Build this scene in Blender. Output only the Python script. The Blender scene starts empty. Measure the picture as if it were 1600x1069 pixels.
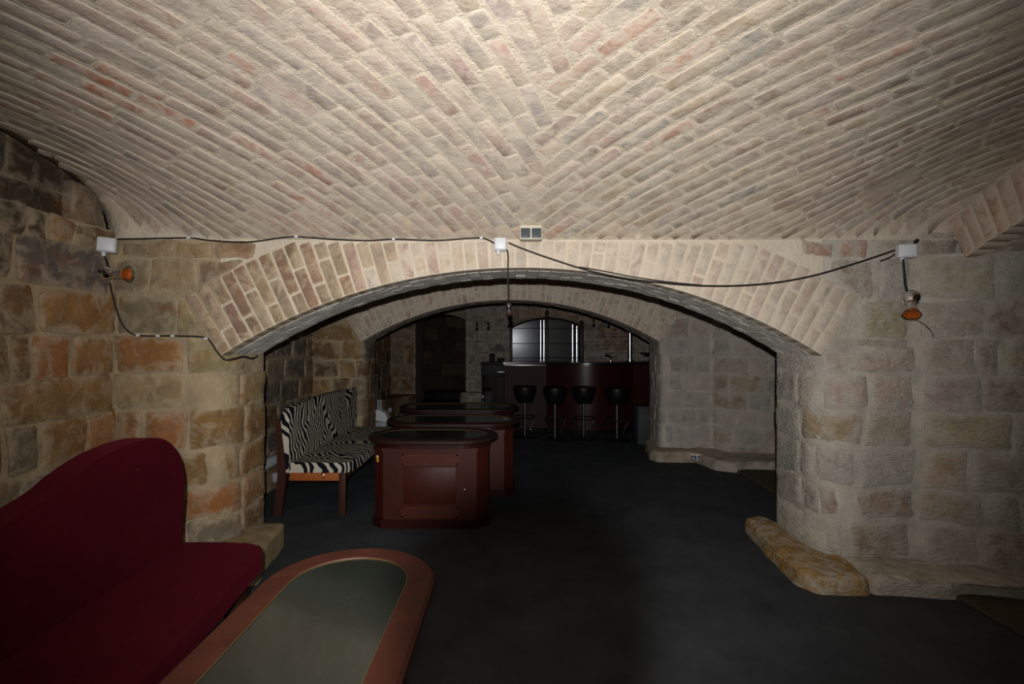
import bpy, bmesh, math, random
from mathutils import Vector, Matrix, noise
random.seed(7)
sc = bpy.context.scene
COL = sc.collection
PI = math.pi

# ------------------------------------------------------------------ camera, light, exposure
EYE = 1.45
cam_d = bpy.data.cameras.new('camera')
cam = bpy.data.objects.new('camera', cam_d); COL.objects.link(cam)
cam.location = (0, 0, EYE); cam.rotation_euler = (PI/2, 0, 0)
cam_d.sensor_width = 36; cam_d.lens = 18.0; cam_d.clip_start = 0.02
sc.camera = cam
sc.view_settings.view_transform = 'Standard'
sc.view_settings.look = 'None'
sc.view_settings.exposure = 0.0
sc.view_settings.gamma = 1.0
sc.view_settings.use_curve_mapping = False
w = bpy.data.worlds.new('world'); sc.world = w; w.use_nodes = True
w.node_tree.nodes['Background'].inputs[0].default_value = (0.6, 0.7, 1, 1)
w.node_tree.nodes['Background'].inputs[1].default_value = 0.0006
# the photographer's pop-up flash, the only lamp lit in the cellar
fl_d = bpy.data.lights.new('camera_flash', 'SPOT')
fl = bpy.data.objects.new('camera_flash', fl_d); COL.objects.link(fl)
fl.location = (-0.01, -0.10, EYE + 0.10)
fl.rotation_euler = (PI/2 + math.radians(4), 0, math.radians(0.6))
fl_d.energy = 470; fl_d.color = (1.0, 0.985, 0.965)
fl_d.spot_size = math.radians(108.5); fl_d.spot_blend = 1.0
fl_d.shadow_soft_size = 0.012
# unbuilt lens barrel's shadow, put into the lamp strength as a downward lobe
fl_d.use_nodes = True
_t = fl_d.node_tree; _em = next(n for n in _t.nodes if n.type == 'EMISSION')
def _m(op, a, b=None, c=None):
    n = _t.nodes.new('ShaderNodeMath'); n.operation = op
    for i, v in enumerate((a, b, c)):
        if v is None: continue
        if isinstance(v, bpy.types.NodeSocket): _t.links.new(v, n.inputs[i])
        else: n.inputs[i].default_value = v
    return n.outputs[0]
_tc = _t.nodes.new('ShaderNodeTexCoord'); _sp = _t.nodes.new('ShaderNodeSeparateXYZ'); _t.links.new(_tc.outputs['Normal'], _sp.inputs[0])
_z = _m('MULTIPLY', _sp.outputs[2], -1.0); _h = _m('DIVIDE', _sp.outputs[0], _z); _v = _m('DIVIDE', _sp.outputs[1], _z)
_dh = _m('DIVIDE', _m('SUBTRACT', _h, .04), .275); _dv = _m('DIVIDE', _m('MAXIMUM', _m('ADD', _v, .64), 0.0), .29)
_rr = _m('SQRT', _m('ADD', _m('MULTIPLY', _dh, _dh), _m('MULTIPLY', _dv, _dv)))
_mr = _t.nodes.new('ShaderNodeMapRange'); _mr.interpolation_type = 'SMOOTHSTEP'; _t.links.new(_rr, _mr.inputs[0])
for _i, _x in ((1, .72), (2, 1.2), (3, .06), (4, 1.0)): _mr.inputs[_i].default_value = _x
_t.links.new(_mr.outputs[0], _em.inputs['Strength'])

def at(x, y, d):
    """point at depth d that stands at picture position x, y (1600 x 1069)"""
    return Vector(((x-800)/800*d, d, EYE + (534.5-y)/800*d))

# ------------------------------------------------------------------ materials
def lin(r, g, b):
    f = lambda c: (c/255/12.92) if c/255 <= .04045 else ((c/255+.055)/1.055)**2.4
    return (f(r), f(g), f(b), 1)
class NT:
    def __init__(s, name):
        s.m = bpy.data.materials.new(name); s.m.use_nodes = True
        s.t = s.m.node_tree; s.b = s.t.nodes['Principled BSDF']
    def n(s, typ, ins=None, **kw):
        nd = s.t.nodes.new(typ)
        for k, v in kw.items(): setattr(nd, k, v)
        for k, v in (ins or {}).items():
            if hasattr(v, 'is_linked') or isinstance(v, bpy.types.NodeSocket): s.t.links.new(v, nd.inputs[k])
            else: nd.inputs[k].default_value = v
        return nd
    def noise(s, vec, scale, detail=4, rough=.6, dist=0):
        return s.n('ShaderNodeTexNoise', {'Vector': vec, 'Scale': scale, 'Detail': detail, 'Roughness': rough, 'Distortion': dist}).outputs[0]
    def ramp(s, fac, lo, hi, a=0.0, b=1.0):
        nd = s.n('ShaderNodeMapRange', {'Value': fac, 'From Min': lo, 'From Max': hi, 'To Min': a, 'To Max': b})
        return nd.outputs[0]
    def mix(s, fac, a, b, mode='MIX'):
        nd = s.n('ShaderNodeMix', data_type='RGBA', blend_type=mode)
        for k, v in ((0, fac), (6, a), (7, b)):
            if isinstance(v, bpy.types.NodeSocket): s.t.links.new(v, nd.inputs[k])
            else: nd.inputs[k].default_value = v
        return nd.outputs[2]
    def math(s, op, a, b=0.0):
        nd = s.n('ShaderNodeMath', operation=op)
        for k, v in ((0, a), (1, b)):
            if isinstance(v, bpy.types.NodeSocket): s.t.links.new(v, nd.inputs[k])
            else: nd.inputs[k].default_value = v
        return nd.outputs[0]
    def set(s, **kw):
        for k, v in kw.items():
            k = k.replace('_', ' ')
            if isinstance(v, bpy.types.NodeSocket): s.t.links.new(v, s.b.inputs[k])
            else: s.b.inputs[k].default_value = v
        return s
    def bump(s, h, strength, dist):
        nd = s.n('ShaderNodeBump', {'Height': h, 'Strength': strength, 'Distance': dist})
        s.t.links.new(nd.outputs[0], s.b.inputs['Normal'])
    def pos(s):
        return s.n('ShaderNodeNewGeometry').outputs['Position']

def plain(name, col, rough=.5, metal=0.0, spec=.5, **kw):
    t = NT(name); t.set(Base_Color=col, Roughness=rough, Metallic=metal, **{'Specular_IOR_Level': spec}, **kw); return t.m

def masonry(name, wash, wash_amt, wash_lo, chisel, stain=(.10, .06, .03, 1), stain_amt=.35, island=0.0, bump=.55, grey=(.16, .14, .12, 1), grey_amt=.5, big_amt=1.0, edge_wash=.16):
    """stone or brick: the object's own colour, cloudy variation, lime-wash smears, chisel relief"""
    t = NT(name)
    p = t.pos()
    oi = t.n('ShaderNodeObjectInfo')
    base = oi.outputs['Color']
    off = t.n('ShaderNodeVectorMath', {0: p, 1: (0, 0, 0)}, operation='ADD')
    sc_ = t.n('ShaderNodeVectorMath', {0: (17.3, 9.1, 5.7)}, operation='SCALE')
    t.t.links.new(oi.outputs['Random'], sc_.inputs['Scale'])
    t.t.links.new(sc_.outputs[0], off.inputs[1])
    v = off.outputs[0]
    if island:
        ri = t.n('ShaderNodeNewGeometry').outputs['Random Per Island']
        hs = t.n('ShaderNodeHueSaturation', {'Color': base, 'Hue': t.ramp(ri, 0, 1, .5-.025*island, .5+.02*island),
                 'Value': t.ramp(t.math('FRACT', t.math('MULTIPLY', ri, 7.31)), 0, 1, 1-.22*island, 1+.2*island)})
        base = hs.outputs[0]
    n1 = t.noise(v, 7, 5, .6)
    c = t.mix(1, base, t.n('ShaderNodeCombineColor', {0: t.ramp(n1, .3, .7, .72, 1.22), 1: t.ramp(n1, .3, .7, .72, 1.2), 2: t.ramp(n1, .3, .7, .74, 1.18)}).outputs[0], 'MULTIPLY')
    n3 = t.noise(v, 4.5, 5, .65, .8)
    c = t.mix(t.ramp(n3, .52, .72, 0, stain_amt), c, stain)
    n5 = t.noise(v, 5.5, 5, .65, 1.2)
    c = t.mix(t.ramp(n5, .50, .72, 0, grey_amt), c, grey)
    n2 = t.math('ADD', t.noise(p, 9, 6, .68, .8), t.math('MULTIPLY', t.n('ShaderNodeAttribute', attribute_name='edge').outputs['Fac'], edge_wash))
    c = t.mix(t.ramp(n2, wash_lo, wash_lo+.2, 0, wash_amt), c, wash)
    n4 = t.noise(p, 70, 3, .7)
    c = t.mix(t.ramp(n4, .62, .74, 0, .35), c, (.13, .10, .08, 1))
    t.set(Base_Color=c, Roughness=.93, Specular_IOR_Level=.15)
    rot = t.n('ShaderNodeCombineXYZ', {0: t.math('MULTIPLY', oi.outputs['Random'], 9.0), 1: .7, 2: t.math('MULTIPLY', oi.outputs['Random'], 5.0)})
    mp = t.n('ShaderNodeMapping', {'Vector': v, 'Rotation': rot.outputs[0], 'Scale': (16, 16, 70)})
    ch = t.noise(mp.outputs[0], 1.6, 3, .55, .5)
    fine = t.noise(p, 45, 5, .7)
    big = t.noise(p, 11, 3, .6)
    h = t.math('ADD', t.math('MULTIPLY', ch, chisel), t.math('ADD', t.math('MULTIPLY', fine, .7), t.math('MULTIPLY', big, big_amt)))
    t.bump(h, bump, .02)
    return t.m

WARM = lin(178, 160, 130); PALE = lin(205, 192, 170); GREY = lin(172, 163, 150)
M = {}
M['stone_warm'] = masonry('sandstone_warm', lin(176, 160, 136), .68, .49, .5, lin(142, 84, 38), .55, grey=lin(108, 96, 84), grey_amt=.6)
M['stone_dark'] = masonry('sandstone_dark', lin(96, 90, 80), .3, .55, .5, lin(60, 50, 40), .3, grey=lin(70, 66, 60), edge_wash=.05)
M['stone_pale'] = masonry('sandstone_pale', lin(192, 185, 174), .75, .42, 1.5, lin(150, 128, 98), .35, bump=.7, grey=lin(138, 130, 120), grey_amt=.4)
M['brick'] = masonry('limewashed_brick', lin(200, 187, 170), .86, .38, .25, lin(178, 138, 118), .3, bump=.45, big_amt=.45, edge_wash=.30, grey=lin(176, 168, 156), grey_amt=.4)
M['brick_joined'] = masonry('limewashed_brick_joined', lin(200, 187, 170), .86, .38, .25, lin(178, 138, 118), .3, island=.8, bump=.45, big_amt=.45, grey=lin(170, 164, 152), grey_amt=.4)
M['brick_rough'] = masonry('rough_soffit_brick', lin(205, 200, 192), .7, .42, 1.0, lin(150, 140, 128), .3, island=.9, bump=1.0, grey=lin(150, 148, 144), grey_amt=.5)
M['brick_bare'] = masonry('bare_brick', lin(190, 173, 148), .75, .44, .3, lin(146, 96, 76), .3, bump=.5, edge_wash=.2)
def mortar(name, col, dark=.7):
    t = NT(name); p = t.pos()
    n1 = t.noise(p, 6, 5, .6); n2 = t.noise(p, 40, 5, .7)
    c = t.mix(t.ramp(n1, .3, .7), tuple(x*dark for x in col[:3])+(1,), tuple(min(1, x*1.12) for x in col[:3])+(1,))
    c = t.mix(t.ramp(t.noise(p, 55, 3, .7), .63, .75, 0, .4), c, (.12, .10, .08, 1))
    t.set(Base_Color=c, Roughness=.95, Specular_IOR_Level=.1)
    t.bump(t.math('ADD', n2, t.math('MULTIPLY', n1, 1.5)), .6, .02)
    return t.m
M['mortar_warm'] = mortar('mortar_warm', lin(174, 156, 126))
M['mortar_grey'] = mortar('mortar_grey', lin(190, 183, 170))
M['plaster'] = mortar('lime_plaster', lin(206, 193, 174), .90)
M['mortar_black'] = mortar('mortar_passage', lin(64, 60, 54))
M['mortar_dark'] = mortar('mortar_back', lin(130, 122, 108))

def floor_mat():
    t = NT('anthracite_floor'); p = t.pos()
    n = t.noise(p, 3, 6, .65); n2 = t.noise(p, 60, 3, .6); sp = t.noise(p, 130, 2, .5)
    c = t.mix(t.ramp(n, .3, .7), lin(48, 51, 55), lin(66, 69, 73))
    c = t.mix(t.ramp(sp, .72, .76, 0, .5), c, lin(120, 116, 110))
    t.set(Base_Color=c, Roughness=.75, Specular_IOR_Level=.12)
    t.bump(t.math('ADD', n2, n), .15, .01); return t.m
M['floor'] = floor_mat()
def wood(name, a, b, rough=.35, scale=(3, 3, 30), spec=.5):
    t = NT(name); tc = t.n('ShaderNodeTexCoord')
    mp = t.n('ShaderNodeMapping', {'Vector': tc.outputs['Object'], 'Scale': scale})
    n = t.noise(mp.outputs[0], 2.2, 5, .6, 1.2)
    c = t.mix(t.ramp(n, .3, .7), a, b)
    t.set(Base_Color=c, Roughness=rough, Specular_IOR_Level=spec*.5); t.bump(n, .08, .005); return t.m
M['mahogany'] = wood('mahogany', lin(50, 16, 9), lin(64, 23, 12), .5, (30, 30, 3))
M['mahogany_top'] = wood('mahogany_rim', lin(62, 29, 21), lin(80, 40, 28), .55, (4, 4, 14))
M['mahogany_dark'] = wood('mahogany_dark', lin(40, 14, 12), lin(50, 18, 15), .35, (30, 30, 3))
M['bar_grey'] = wood('bar_panel_brown', lin(48, 36, 34), lin(56, 42, 39), .6, (4, 4, 18), .25)#, (4, 4, 18))
M['rim_shaded'] = wood('mahogany_rim_shaded', lin(32, 19, 15), lin(42, 24, 19), .5, (4, 4, 14))  # darker copy of the rim wood, grazing-light shade put into its colour
M['grille'] = wood('grille_wood', lin(70, 31, 16), lin(84, 40, 21), .55, (4, 4, 20))
M['orange_wood'] = wood('orange_beech', lin(150, 82, 38), lin(172, 98, 48), .5, (20, 3, 20))
M['brown_wood'] = wood('brown_beech', lin(56, 31, 22), lin(68, 39, 27), .5, (20, 20, 3))
M['dark_wood'] = wood('dark_stained_wood', lin(38, 25, 20), lin(54, 35, 27), .45, (20, 20, 3))
M['platform'] = wood('brown_boards', lin(66, 58, 50), lin(84, 74, 62), .7, (2, 14, 2), .2)
M['black_gloss'] = plain('black_lacquer', lin(22, 22, 24), .25)
M['black'] = plain('black_matte', lin(10, 10, 11), .6, spec=.15)
M['black_leather'] = plain('black_leatherette', lin(12, 13, 15), .42, spec=.3)
M['cabinet_dark'] = plain('anthracite_laminate', lin(46, 45, 48), .55, spec=.15)
M['cabinet_inside'] = plain('dark_red_laminate', lin(34, 22, 21), .55, spec=.15)
M['grey_laminate'] = plain('grey_laminate', lin(56, 60, 63), .6, spec=.2)
M['dark_panel'] = plain('dark_panel', lin(12, 12, 13), .35, spec=.2)
M['steel'] = plain('polished_steel', (.45, .47, .50, 1), .2, 1.0)
M['steel_brushed'] = plain('brushed_steel', (.55, .57, .60, 1), .34, 1.0)
M['chrome'] = plain('chrome', (.8, .8, .82, 1), .08, 1.0)
M['dark_chrome'] = plain('darkened_chrome', (.22, .22, .24, 1), .22, 1.0)
M['chrome_dull'] = plain('dull_chrome', (.62, .62, .65, 1), .25, 1.0)
M['dark_mirror'] = plain('dark_mirror_glass', (.010, .0105, .012, 1), .17, .85)
M['white_plastic'] = plain('white_plastic', lin(205, 208, 212), .45)
M['grey_plastic'] = plain('grey_plastic', lin(150, 156, 162), .5)
M['beige_plastic'] = plain('beige_plastic', lin(196, 192, 172), .45)
M['flap_grey'] = plain('dark_grey_flap', lin(66, 74, 80), .4)
M['cable'] = plain('black_cable', lin(22, 22, 22), .5)
M['bulb_gap'] = plain('black_hole', lin(6, 6, 6), .7)
def amber():
    t = NT('amber_glass'); t.set(Base_Color=lin(196, 96, 22), Roughness=.2, Transmission_Weight=.35); return t.m
M['amber'] = amber()
M['red_glass'] = plain('dark_red_glass', lin(58, 22, 16), .3)
M['inlay'] = plain('dull_brass', lin(84, 70, 40), .6, .2)
M['yellow'] = plain('yellow_sticker', lin(226, 168, 30), .5)
M['sticker_white'] = plain('sticker_paper', lin(210, 205, 200), .6)
def fabric(name, col):
    t = NT(name); tc = t.n('ShaderNodeTexCoord').outputs['Object']
    n = t.noise(tc, 5, 4, .6); f = t.noise(tc, 260, 2, .5)
    c = t.mix(t.ramp(n, .3, .7), tuple(x*.8 for x in col[:3])+(1,), tuple(x*1.15 for x in col[:3])+(1,))
    c = t.mix(t.ramp(t.noise(tc, 60, 2, .4), .78, .82, 0, .5), c, lin(140, 100, 100))
    t.set(Base_Color=c, Roughness=.9, Specular_IOR_Level=.08)
    t.b.inputs['Sheen Weight'].default_value = .10; t.b.inputs['Sheen Tint'].default_value = (.6, .05, .1, 1)
    t.bump(f, .2, .004); return t.m
M['red_velvet'] = fabric('burgundy_velvet', lin(60, 5, 17))
def zebra():
    t = NT('zebra_cloth'); p = t.n('ShaderNodeTexCoord').outputs['Object']
    sep = t.n('ShaderNodeSeparateXYZ', {0: p})
    w1 = t.math('SUBTRACT', t.noise(p, 2.8, 1, .4), .5)
    w2 = t.math('SUBTRACT', t.noise(p, 8.5, 1, .4), .5)
    q = t.math('ADD', t.math('MULTIPLY', sep.outputs['Y'], 1.0), t.math('ADD', t.math('MULTIPLY', sep.outputs['X'], .55), t.math('MULTIPLY', sep.outputs['Z'], .18)))
    q = t.math('ADD', q, t.math('ADD', t.math('MULTIPLY', w1, .36), t.math('MULTIPLY', w2, .10)))
    s = t.math('SINE', t.math('MULTIPLY', q, 2*PI/.058))
    fac = t.ramp(s, .02, .24)
    c = t.mix(fac, lin(20, 21, 29), lin(192, 184, 168))
    t.set(Base_Color=c, Roughness=.85, Specular_IOR_Level=.1); return t.m
M['zebra'] = zebra()
def glass_top():
    t = NT('smoked_glass_pane'); p = t.pos()
    d = t.ramp(t.noise(p, 90, 4, .7), .58, .8, 0, .12)
    c = t.mix(d, lin(38, 42, 37), lin(150, 145, 130))
    t.set(Base_Color=c, Roughness=.13, Specular_IOR_Level=.6); return t.m
M['glass_top'] = glass_top()

# ------------------------------------------------------------------ mesh helpers
EDGE = []
def link(o, parent=None):
    COL.objects.link(o)
    if parent is not None: o.parent = parent
    return o
def world_loc(o):
    v = Vector(o.location)
    while o.parent: o = o.parent; v = v + Vector(o.location)
    return v
def mesh_obj(name, verts, faces, mat, parent=None, smooth=False, color=None, origin=None):
    """verts are in world space (no rotations are used on parents); the origin goes to the piece's centre"""
    verts = [Vector(v) for v in verts]
    if origin is None:
        lo = Vector([min(v[i] for v in verts) for i in range(3)]); hi = Vector([max(v[i] for v in verts) for i in range(3)])
        origin = (lo+hi)/2
    origin = Vector(origin)
    me = bpy.data.meshes.new(name)
    me.from_pydata([v-origin for v in verts], [], faces)
    me.materials.append(M[mat])
    if smooth: me.polygons.foreach_set('use_smooth', [True]*len(me.polygons))
    if len(EDGE) == len(verts):
        at_ = me.attributes.new('edge', 'FLOAT', 'POINT'); at_.data.foreach_set('value', EDGE)
    me.update()
    o = bpy.data.objects.new(name, me)
    o.location = origin - (world_loc(parent) if parent is not None else Vector())
    if color: o.color = color
    return link(o, parent)
def bm_obj(name, bm, mat, parent=None, smooth=False, color=None):
    bmesh.ops.recalc_face_normals(bm, faces=bm.faces[:])
    bm.verts.ensure_lookup_table(); bm.verts.index_update()
    o = mesh_obj(name, [v.co.copy() for v in bm.verts], [[v.index for v in f.verts] for f in bm.faces], mat, parent, False, color)
    bm.free()
    if smooth:
        o.data.polygons.foreach_set('use_smooth', [True]*len(o.data.polygons))
        try: o.data.set_sharp_from_angle(angle=math.radians(38))
        except Exception: pass
    return o
def empty(name, loc, label, cat, group=None):
    o = bpy.data.objects.new(name, None); o.location = loc; o.empty_display_size = .1
    link(o); return tag(o, label, cat, group)
def tag(o, label=None, cat=None, group=None, kind=None):
    if label: o['label'] = label
    if cat: o['category'] = cat
    if group: o['group'] = group
    if kind: o['kind'] = kind
    return o
def B(): return bmesh.new()
def bev(bm, w, seg=2, angle=30):
    es = [e for e in bm.edges if len(e.link_faces) == 2 and e.calc_face_angle(0) > math.radians(angle)]
    if es and w: bmesh.ops.bevel(bm, geom=es, offset=w, segments=seg, affect='EDGES', profile=.5)
def box(bm, c, s, rot=None):
    m = Matrix.Translation(c)
    if rot: m = m @ rot.to_4x4()
    r = bmesh.ops.create_cube(bm, size=1, matrix=m @ Matrix.Diagonal((s[0], s[1], s[2], 1)))
    return r['verts']
def bbox(name, c, s, mat, parent, w=.004, rot=None, seg=2, smooth=True):
    bm = B(); box(bm, c, s, rot); bev(bm, min(w, min(s)*.4), seg)
    return bm_obj(name, bm, mat, parent, smooth)
def prism(bm, pts, z0, z1):
    lo = [bm.verts.new((x, y, z0)) for x, y in pts]; hi = [bm.verts.new((x, y, z1)) for x, y in pts]
    n = len(pts); bm.faces.new(lo[::-1]); bm.faces.new(hi)
    for i in range(n): bm.faces.new((lo[i], lo[(i+1) % n], hi[(i+1) % n], hi[i]))
def extr(bm, pts, vec):
    a = [bm.verts.new(p) for p in pts]; b = [bm.verts.new(Vector(p)+Vector(vec)) for p in pts]
    n = len(pts); bm.faces.new(a[::-1]); bm.faces.new(b)
    for i in range(n): bm.faces.new((a[i], a[(i+1) % n], b[(i+1) % n], b[i]))
def frame_of(d):
    d = Vector(d).normalized(); u = d.cross(Vector((0, 0, 1)))
    if u.length < 1e-3: u = Vector((1, 0, 0))
    u.normalize(); return d, u, u.cross(d).normalized()
def lathe(bm, base, axis, prof, n=20):
    """prof: (distance along the axis, radius)"""
    base = Vector(base); d, u, v = frame_of(axis); rings = []
    for h, r in prof:
        if r < 1e-5: rings.append([bm.verts.new(base+d*h)])
        else: rings.append([bm.verts.new(base+d*h+(u*math.cos(2*PI*k/n)+v*math.sin(2*PI*k/n))*r) for k in range(n)])
    for a, b in zip(rings, rings[1:]):
        for k in range(n):
            q = [a[k % len(a)], a[(k+1) % len(a)], b[(k+1) % len(b)], b[k % len(b)]]
            q2 = []
            for x in q:
                if x not in q2: q2.append(x)
            if len(q2) >= 3: bm.faces.new(q2)
    for rg in (rings[0], rings[-1]):
        if len(rg) > 1: bm.faces.new(rg)
def smooth_line(pts, sub=6):
    pts = [Vector(p) for p in pts]; out = []
    for i in range(len(pts)-1):
        p0 = pts[max(i-1, 0)]; p1 = pts[i]; p2 = pts[i+1]; p3 = pts[min(i+2, len(pts)-1)]
        for k in range(sub):
            t = k/sub
            out.append(.5*((2*p1)+(p2-p0)*t+(2*p0-5*p1+4*p2-p3)*t*t+(3*p1-p0-3*p2+p3)*t**3))
    out.append(pts[-1]); return out
def tube(bm, pts, r, n=8, sub=6, closed=False):
    pts = smooth_line(pts, sub) if sub else [Vector(p) for p in pts]
    rings = []; N = len(pts)
    prev = None
    for i, p in enumerate(pts):
        if closed: d = pts[(i+1) % N]-pts[i-1]
        else: d = pts[min(i+1, N-1)]-pts[max(i-1, 0)]
        d.normalize()
        if prev is None: _, u, v = frame_of(d)
        else:
            u = (prev - d*prev.dot(d)).normalized(); v = d.cross(u)
        prev = u
        rings.append([bm.verts.new(p+(u*math.cos(2*PI*k/n)+v*math.sin(2*PI*k/n))*r) for k in range(n)])
    for i in range(N if closed else N-1):
        a, b = rings[i], rings[(i+1) % N]
        for k in range(n): bm.faces.new((a[k], a[(k+1) % n], b[(k+1) % n], b[k]))
    if not closed: bm.faces.new(rings[0][::-1]); bm.faces.new(rings[-1])

# ------------------------------------------------------------------ masonry helpers
class Path:
    """plan line of a wall face; the visible side is on the right-hand side when flip = 1"""
    def __init__(s, pts, radii=None, flip=1):
        radii = radii or {}; out = []
        for i, p in enumerate(pts):
            p = Vector(p)
            if i in radii:
                r = radii[i]; a = (Vector(pts[i-1])-p).normalized(); b = (Vector(pts[i+1])-p).normalized()
                for k in range(9):
                    t = k/8; q0 = p+a*r; q1 = p+b*r
                    out.append((1-t)**2*q0+2*t*(1-t)*p+t*t*q1)
            else: out.append(p)
        s.p = out; s.L = [0]
        for a, b in zip(out, out[1:]): s.L.append(s.L[-1]+(b-a).length)
        s.len = s.L[-1]; s.flip = flip
    def raw(s, t):
        for i in range(len(s.p)-1):
            if t <= s.L[i+1] or i == len(s.p)-2:
                k = (t-s.L[i])/(s.L[i+1]-s.L[i]); return s.p[i].lerp(s.p[i+1], k) if 0 <= k <= 1 else s.p[i]+(s.p[i+1]-s.p[i])*k
    def at(s, t):
        q = s.raw(t); d = s.raw(t+.03)-s.raw(t-.03); n = Vector((d.y, -d.x)).normalized()*s.flip
        return q, n

def patch(fn, us, vs, proud, edge, back, rough, rnd, cr=.0, ej=.0):
    """a piece of masonry proud of its joint: fn(u, v) -> (point, outward normal)"""
    nu, nv = len(us), len(vs); V = []; F = []; EDGE.clear()
    for j, v in enumerate(vs):
        for i, u in enumerate(us):
            b = i in (0, nu-1) or j in (0, nv-1)
            uu, vv = u, v
            if i in (0, nu-1) and j in (0, nv-1): uu += cr*(.5-u)*2; vv += cr*(.5-v)*2
            p, n = fn(uu, vv); EDGE.append(1.0 if b else (.55 if (i in (1, nu-2) or j in (1, nv-2)) and nv > 4 and nu > 4 else .0))
            h = max(.0006, proud-edge) if b else proud+rnd.uniform(-rough, rough)
            V.append(p+n*h+(Vector((rnd.uniform(-ej, ej), rnd.uniform(-ej, ej)*.5, rnd.uniform(-ej, ej))) if b and ej else Vector()))
    for j in range(nv-1):
        for i in range(nu-1):
            a = j*nu+i; F.append((a, a+1, a+nu+1, a+nu))
    per = [i for i in range(nu)]+[j*nu+nu-1 for j in range(1, nv)]+[(nv-1)*nu+i for i in range(nu-2, -1, -1)]+[j*nu for j in range(nv-2, 0, -1)]
    k0 = len(V)
    for idx in per:
        j, i = divmod(idx, nu); u, v = us[i], vs[j]
        if i in (0, nu-1) and j in (0, nv-1): u += cr*(.5-u)*2; v += cr*(.5-v)*2
        p, n = fn(u, v); V.append(p-n*back); EDGE.append(1.0)
    m = len(per); k1 = len(V)                 # the sides get their own upper edge, so the face keeps its shading
    for idx in per: V.append(V[idx]); EDGE.append(1.0)
    for k in range(m): F.append((k1+k, k0+k, k0+(k+1) % m, k1+(k+1) % m))
    return V, F

def orient(V, F, n_hint):
    a = Vector(V[F[0][1]])-Vector(V[F[0][0]]); b = Vector(V[F[0][2]])-Vector(V[F[0][0]])
    if a.cross(b).dot(n_hint) < 0: F = [tuple(reversed(f)) for f in F]
    return F

def jit(c, rnd, a=.14, b=.06):
    k = 1+rnd.uniform(-a, a)
    return tuple(max(.01, min(1, c[i]*k*(1+rnd.uniform(-b, b)))) for i in range(3))+(1,)

def stone(path, s0, s1, z0, z1, col, mat, parent, rnd, proud=.012, gap=.008, tilt=.014, clip=None, name='stone'):
    s0 += gap; s1 -= gap; z0 += gap; z1 -= gap
    dj = [(rnd.uniform(-tilt, tilt), rnd.uniform(-tilt, tilt)) for _ in range(4)]
    wv = rnd.uniform(0, 50)
    def fn(u, v):
        ds = (dj[0][0]*(1-u)*(1-v)+dj[1][0]*u*(1-v)+dj[2][0]*u*v+dj[3][0]*(1-u)*v)
        dz = (dj[0][1]*(1-u)*(1-v)+dj[1][1]*u*(1-v)+dj[2][1]*u*v+dj[3][1]*(1-u)*v)
        z = z0+(z1-z0)*v+dz+.006*math.sin(wv+u*5)
        a, b = s0, s1
        if clip:
            lo, hi = clip(z); a = max(a, lo); b = min(b, hi)
            if b-a < .02: b = a+.02
        s = a+(b-a)*u+ds+.005*math.sin(wv*2+v*5)
        q, n = path.at(s)
        return Vector((q.x, q.y, z)), Vector((n.x, n.y, 0))
    L = s1-s0; H = z1-z0
    eu = min(.2, .016/max(L, .03)); ev = min(.2, .016/max(H, .03)); eu2 = min(.33, .06/max(L, .03)); ev2 = min(.4, .055/max(H, .03))
    us = [0, eu, eu2, .5, 1-eu2, 1-eu, 1] if L > .16 else [0, eu, .5, 1-eu, 1]
    vs = [0, ev, ev2, 1-ev2, 1-ev, 1] if H > .14 else [0, ev, .5, 1-ev, 1] if H > .1 else [0, ev, 1-ev, 1]
    V, F = patch(fn, us, vs, proud+rnd.uniform(-.003, .005), min(.008, proud-.001), .02, .003, rnd, cr=.02, ej=.006)
    q, n = path.at((s0+s1)/2)
    F = orient(V, F, Vector((n.x, n.y, 0)))
    return mesh_obj(name, V, F, mat, parent, True, jit(col, rnd))

def wall_strip(path, z0, z1, n=24):
    V = []; F = []
    ts = sorted(set([0.0, path.len]+path.L))
    for t in ts:
        q = path.raw(t); V += [(q.x, q.y, z0), (q.x, q.y, z1)]
    for i in range(len(ts)-1):
        a = 2*i; f = (a, a+2, a+3, a+1)
        F.append(f if path.flip > 0 else f[::-1])
    return V, F

def random_courses(path, rows, s0, s1, wmean, pal, mat, parent, rnd, clip=None, **kw):
    for r, (za, zb) in enumerate(zip(rows, rows[1:])):
        s = s0 - rnd.uniform(0, .5)*wmean*(r % 2)
        while s < s1-.03:
            e = s + wmean*rnd.uniform(.55, 1.45)
            if s1-e < .14: e = s1
            a, b = max(s, s0), min(e, s1)
            if b-a > .05:
                ok = True
                if clip:
                    zm = (za+zb)/2; lo, hi = clip(zm)
                    a2, b2 = max(a, lo), min(b, hi); ok = b2-a2 > .05
                if ok: stone(path, a, b, za, zb, rnd.choice(pal), mat, parent, rnd, clip=clip, **kw)
            s = e

# palettes (linear)
OCH = lin(138, 108, 68); ORG = lin(148, 106, 66); BRN = lin(112, 88, 62); GRB = lin(126, 114, 94); BGE = lin(150, 132, 98); DGR = lin(102, 96, 90); RST = lin(136, 92, 62); DRK = lin(84, 72, 58)
PG = lin(174, 168, 158); PB = lin(178, 166, 150); PD = lin(144, 132, 120); PO = lin(174, 157, 128); PW = lin(188, 181, 170); PBR = lin(160, 144, 128)

# ================================================================== FLOOR
mesh_obj('floor', [(-3.2, -.9, 0), (2.5, -.9, 0), (2.5, 12.6, 0), (-3.2, 12.6, 0)], [(0, 1, 2, 3)], 'floor')['kind'] = 'structure'
fb = B(); box(fb, (4.0, 3.2, .012), (3.0, 8.2, .024)); bev(fb, .004, 1)
tag(bm_obj('trim_1', fb, 'platform', None), kind='structure')     # boarded floor of the side aisle

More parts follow.
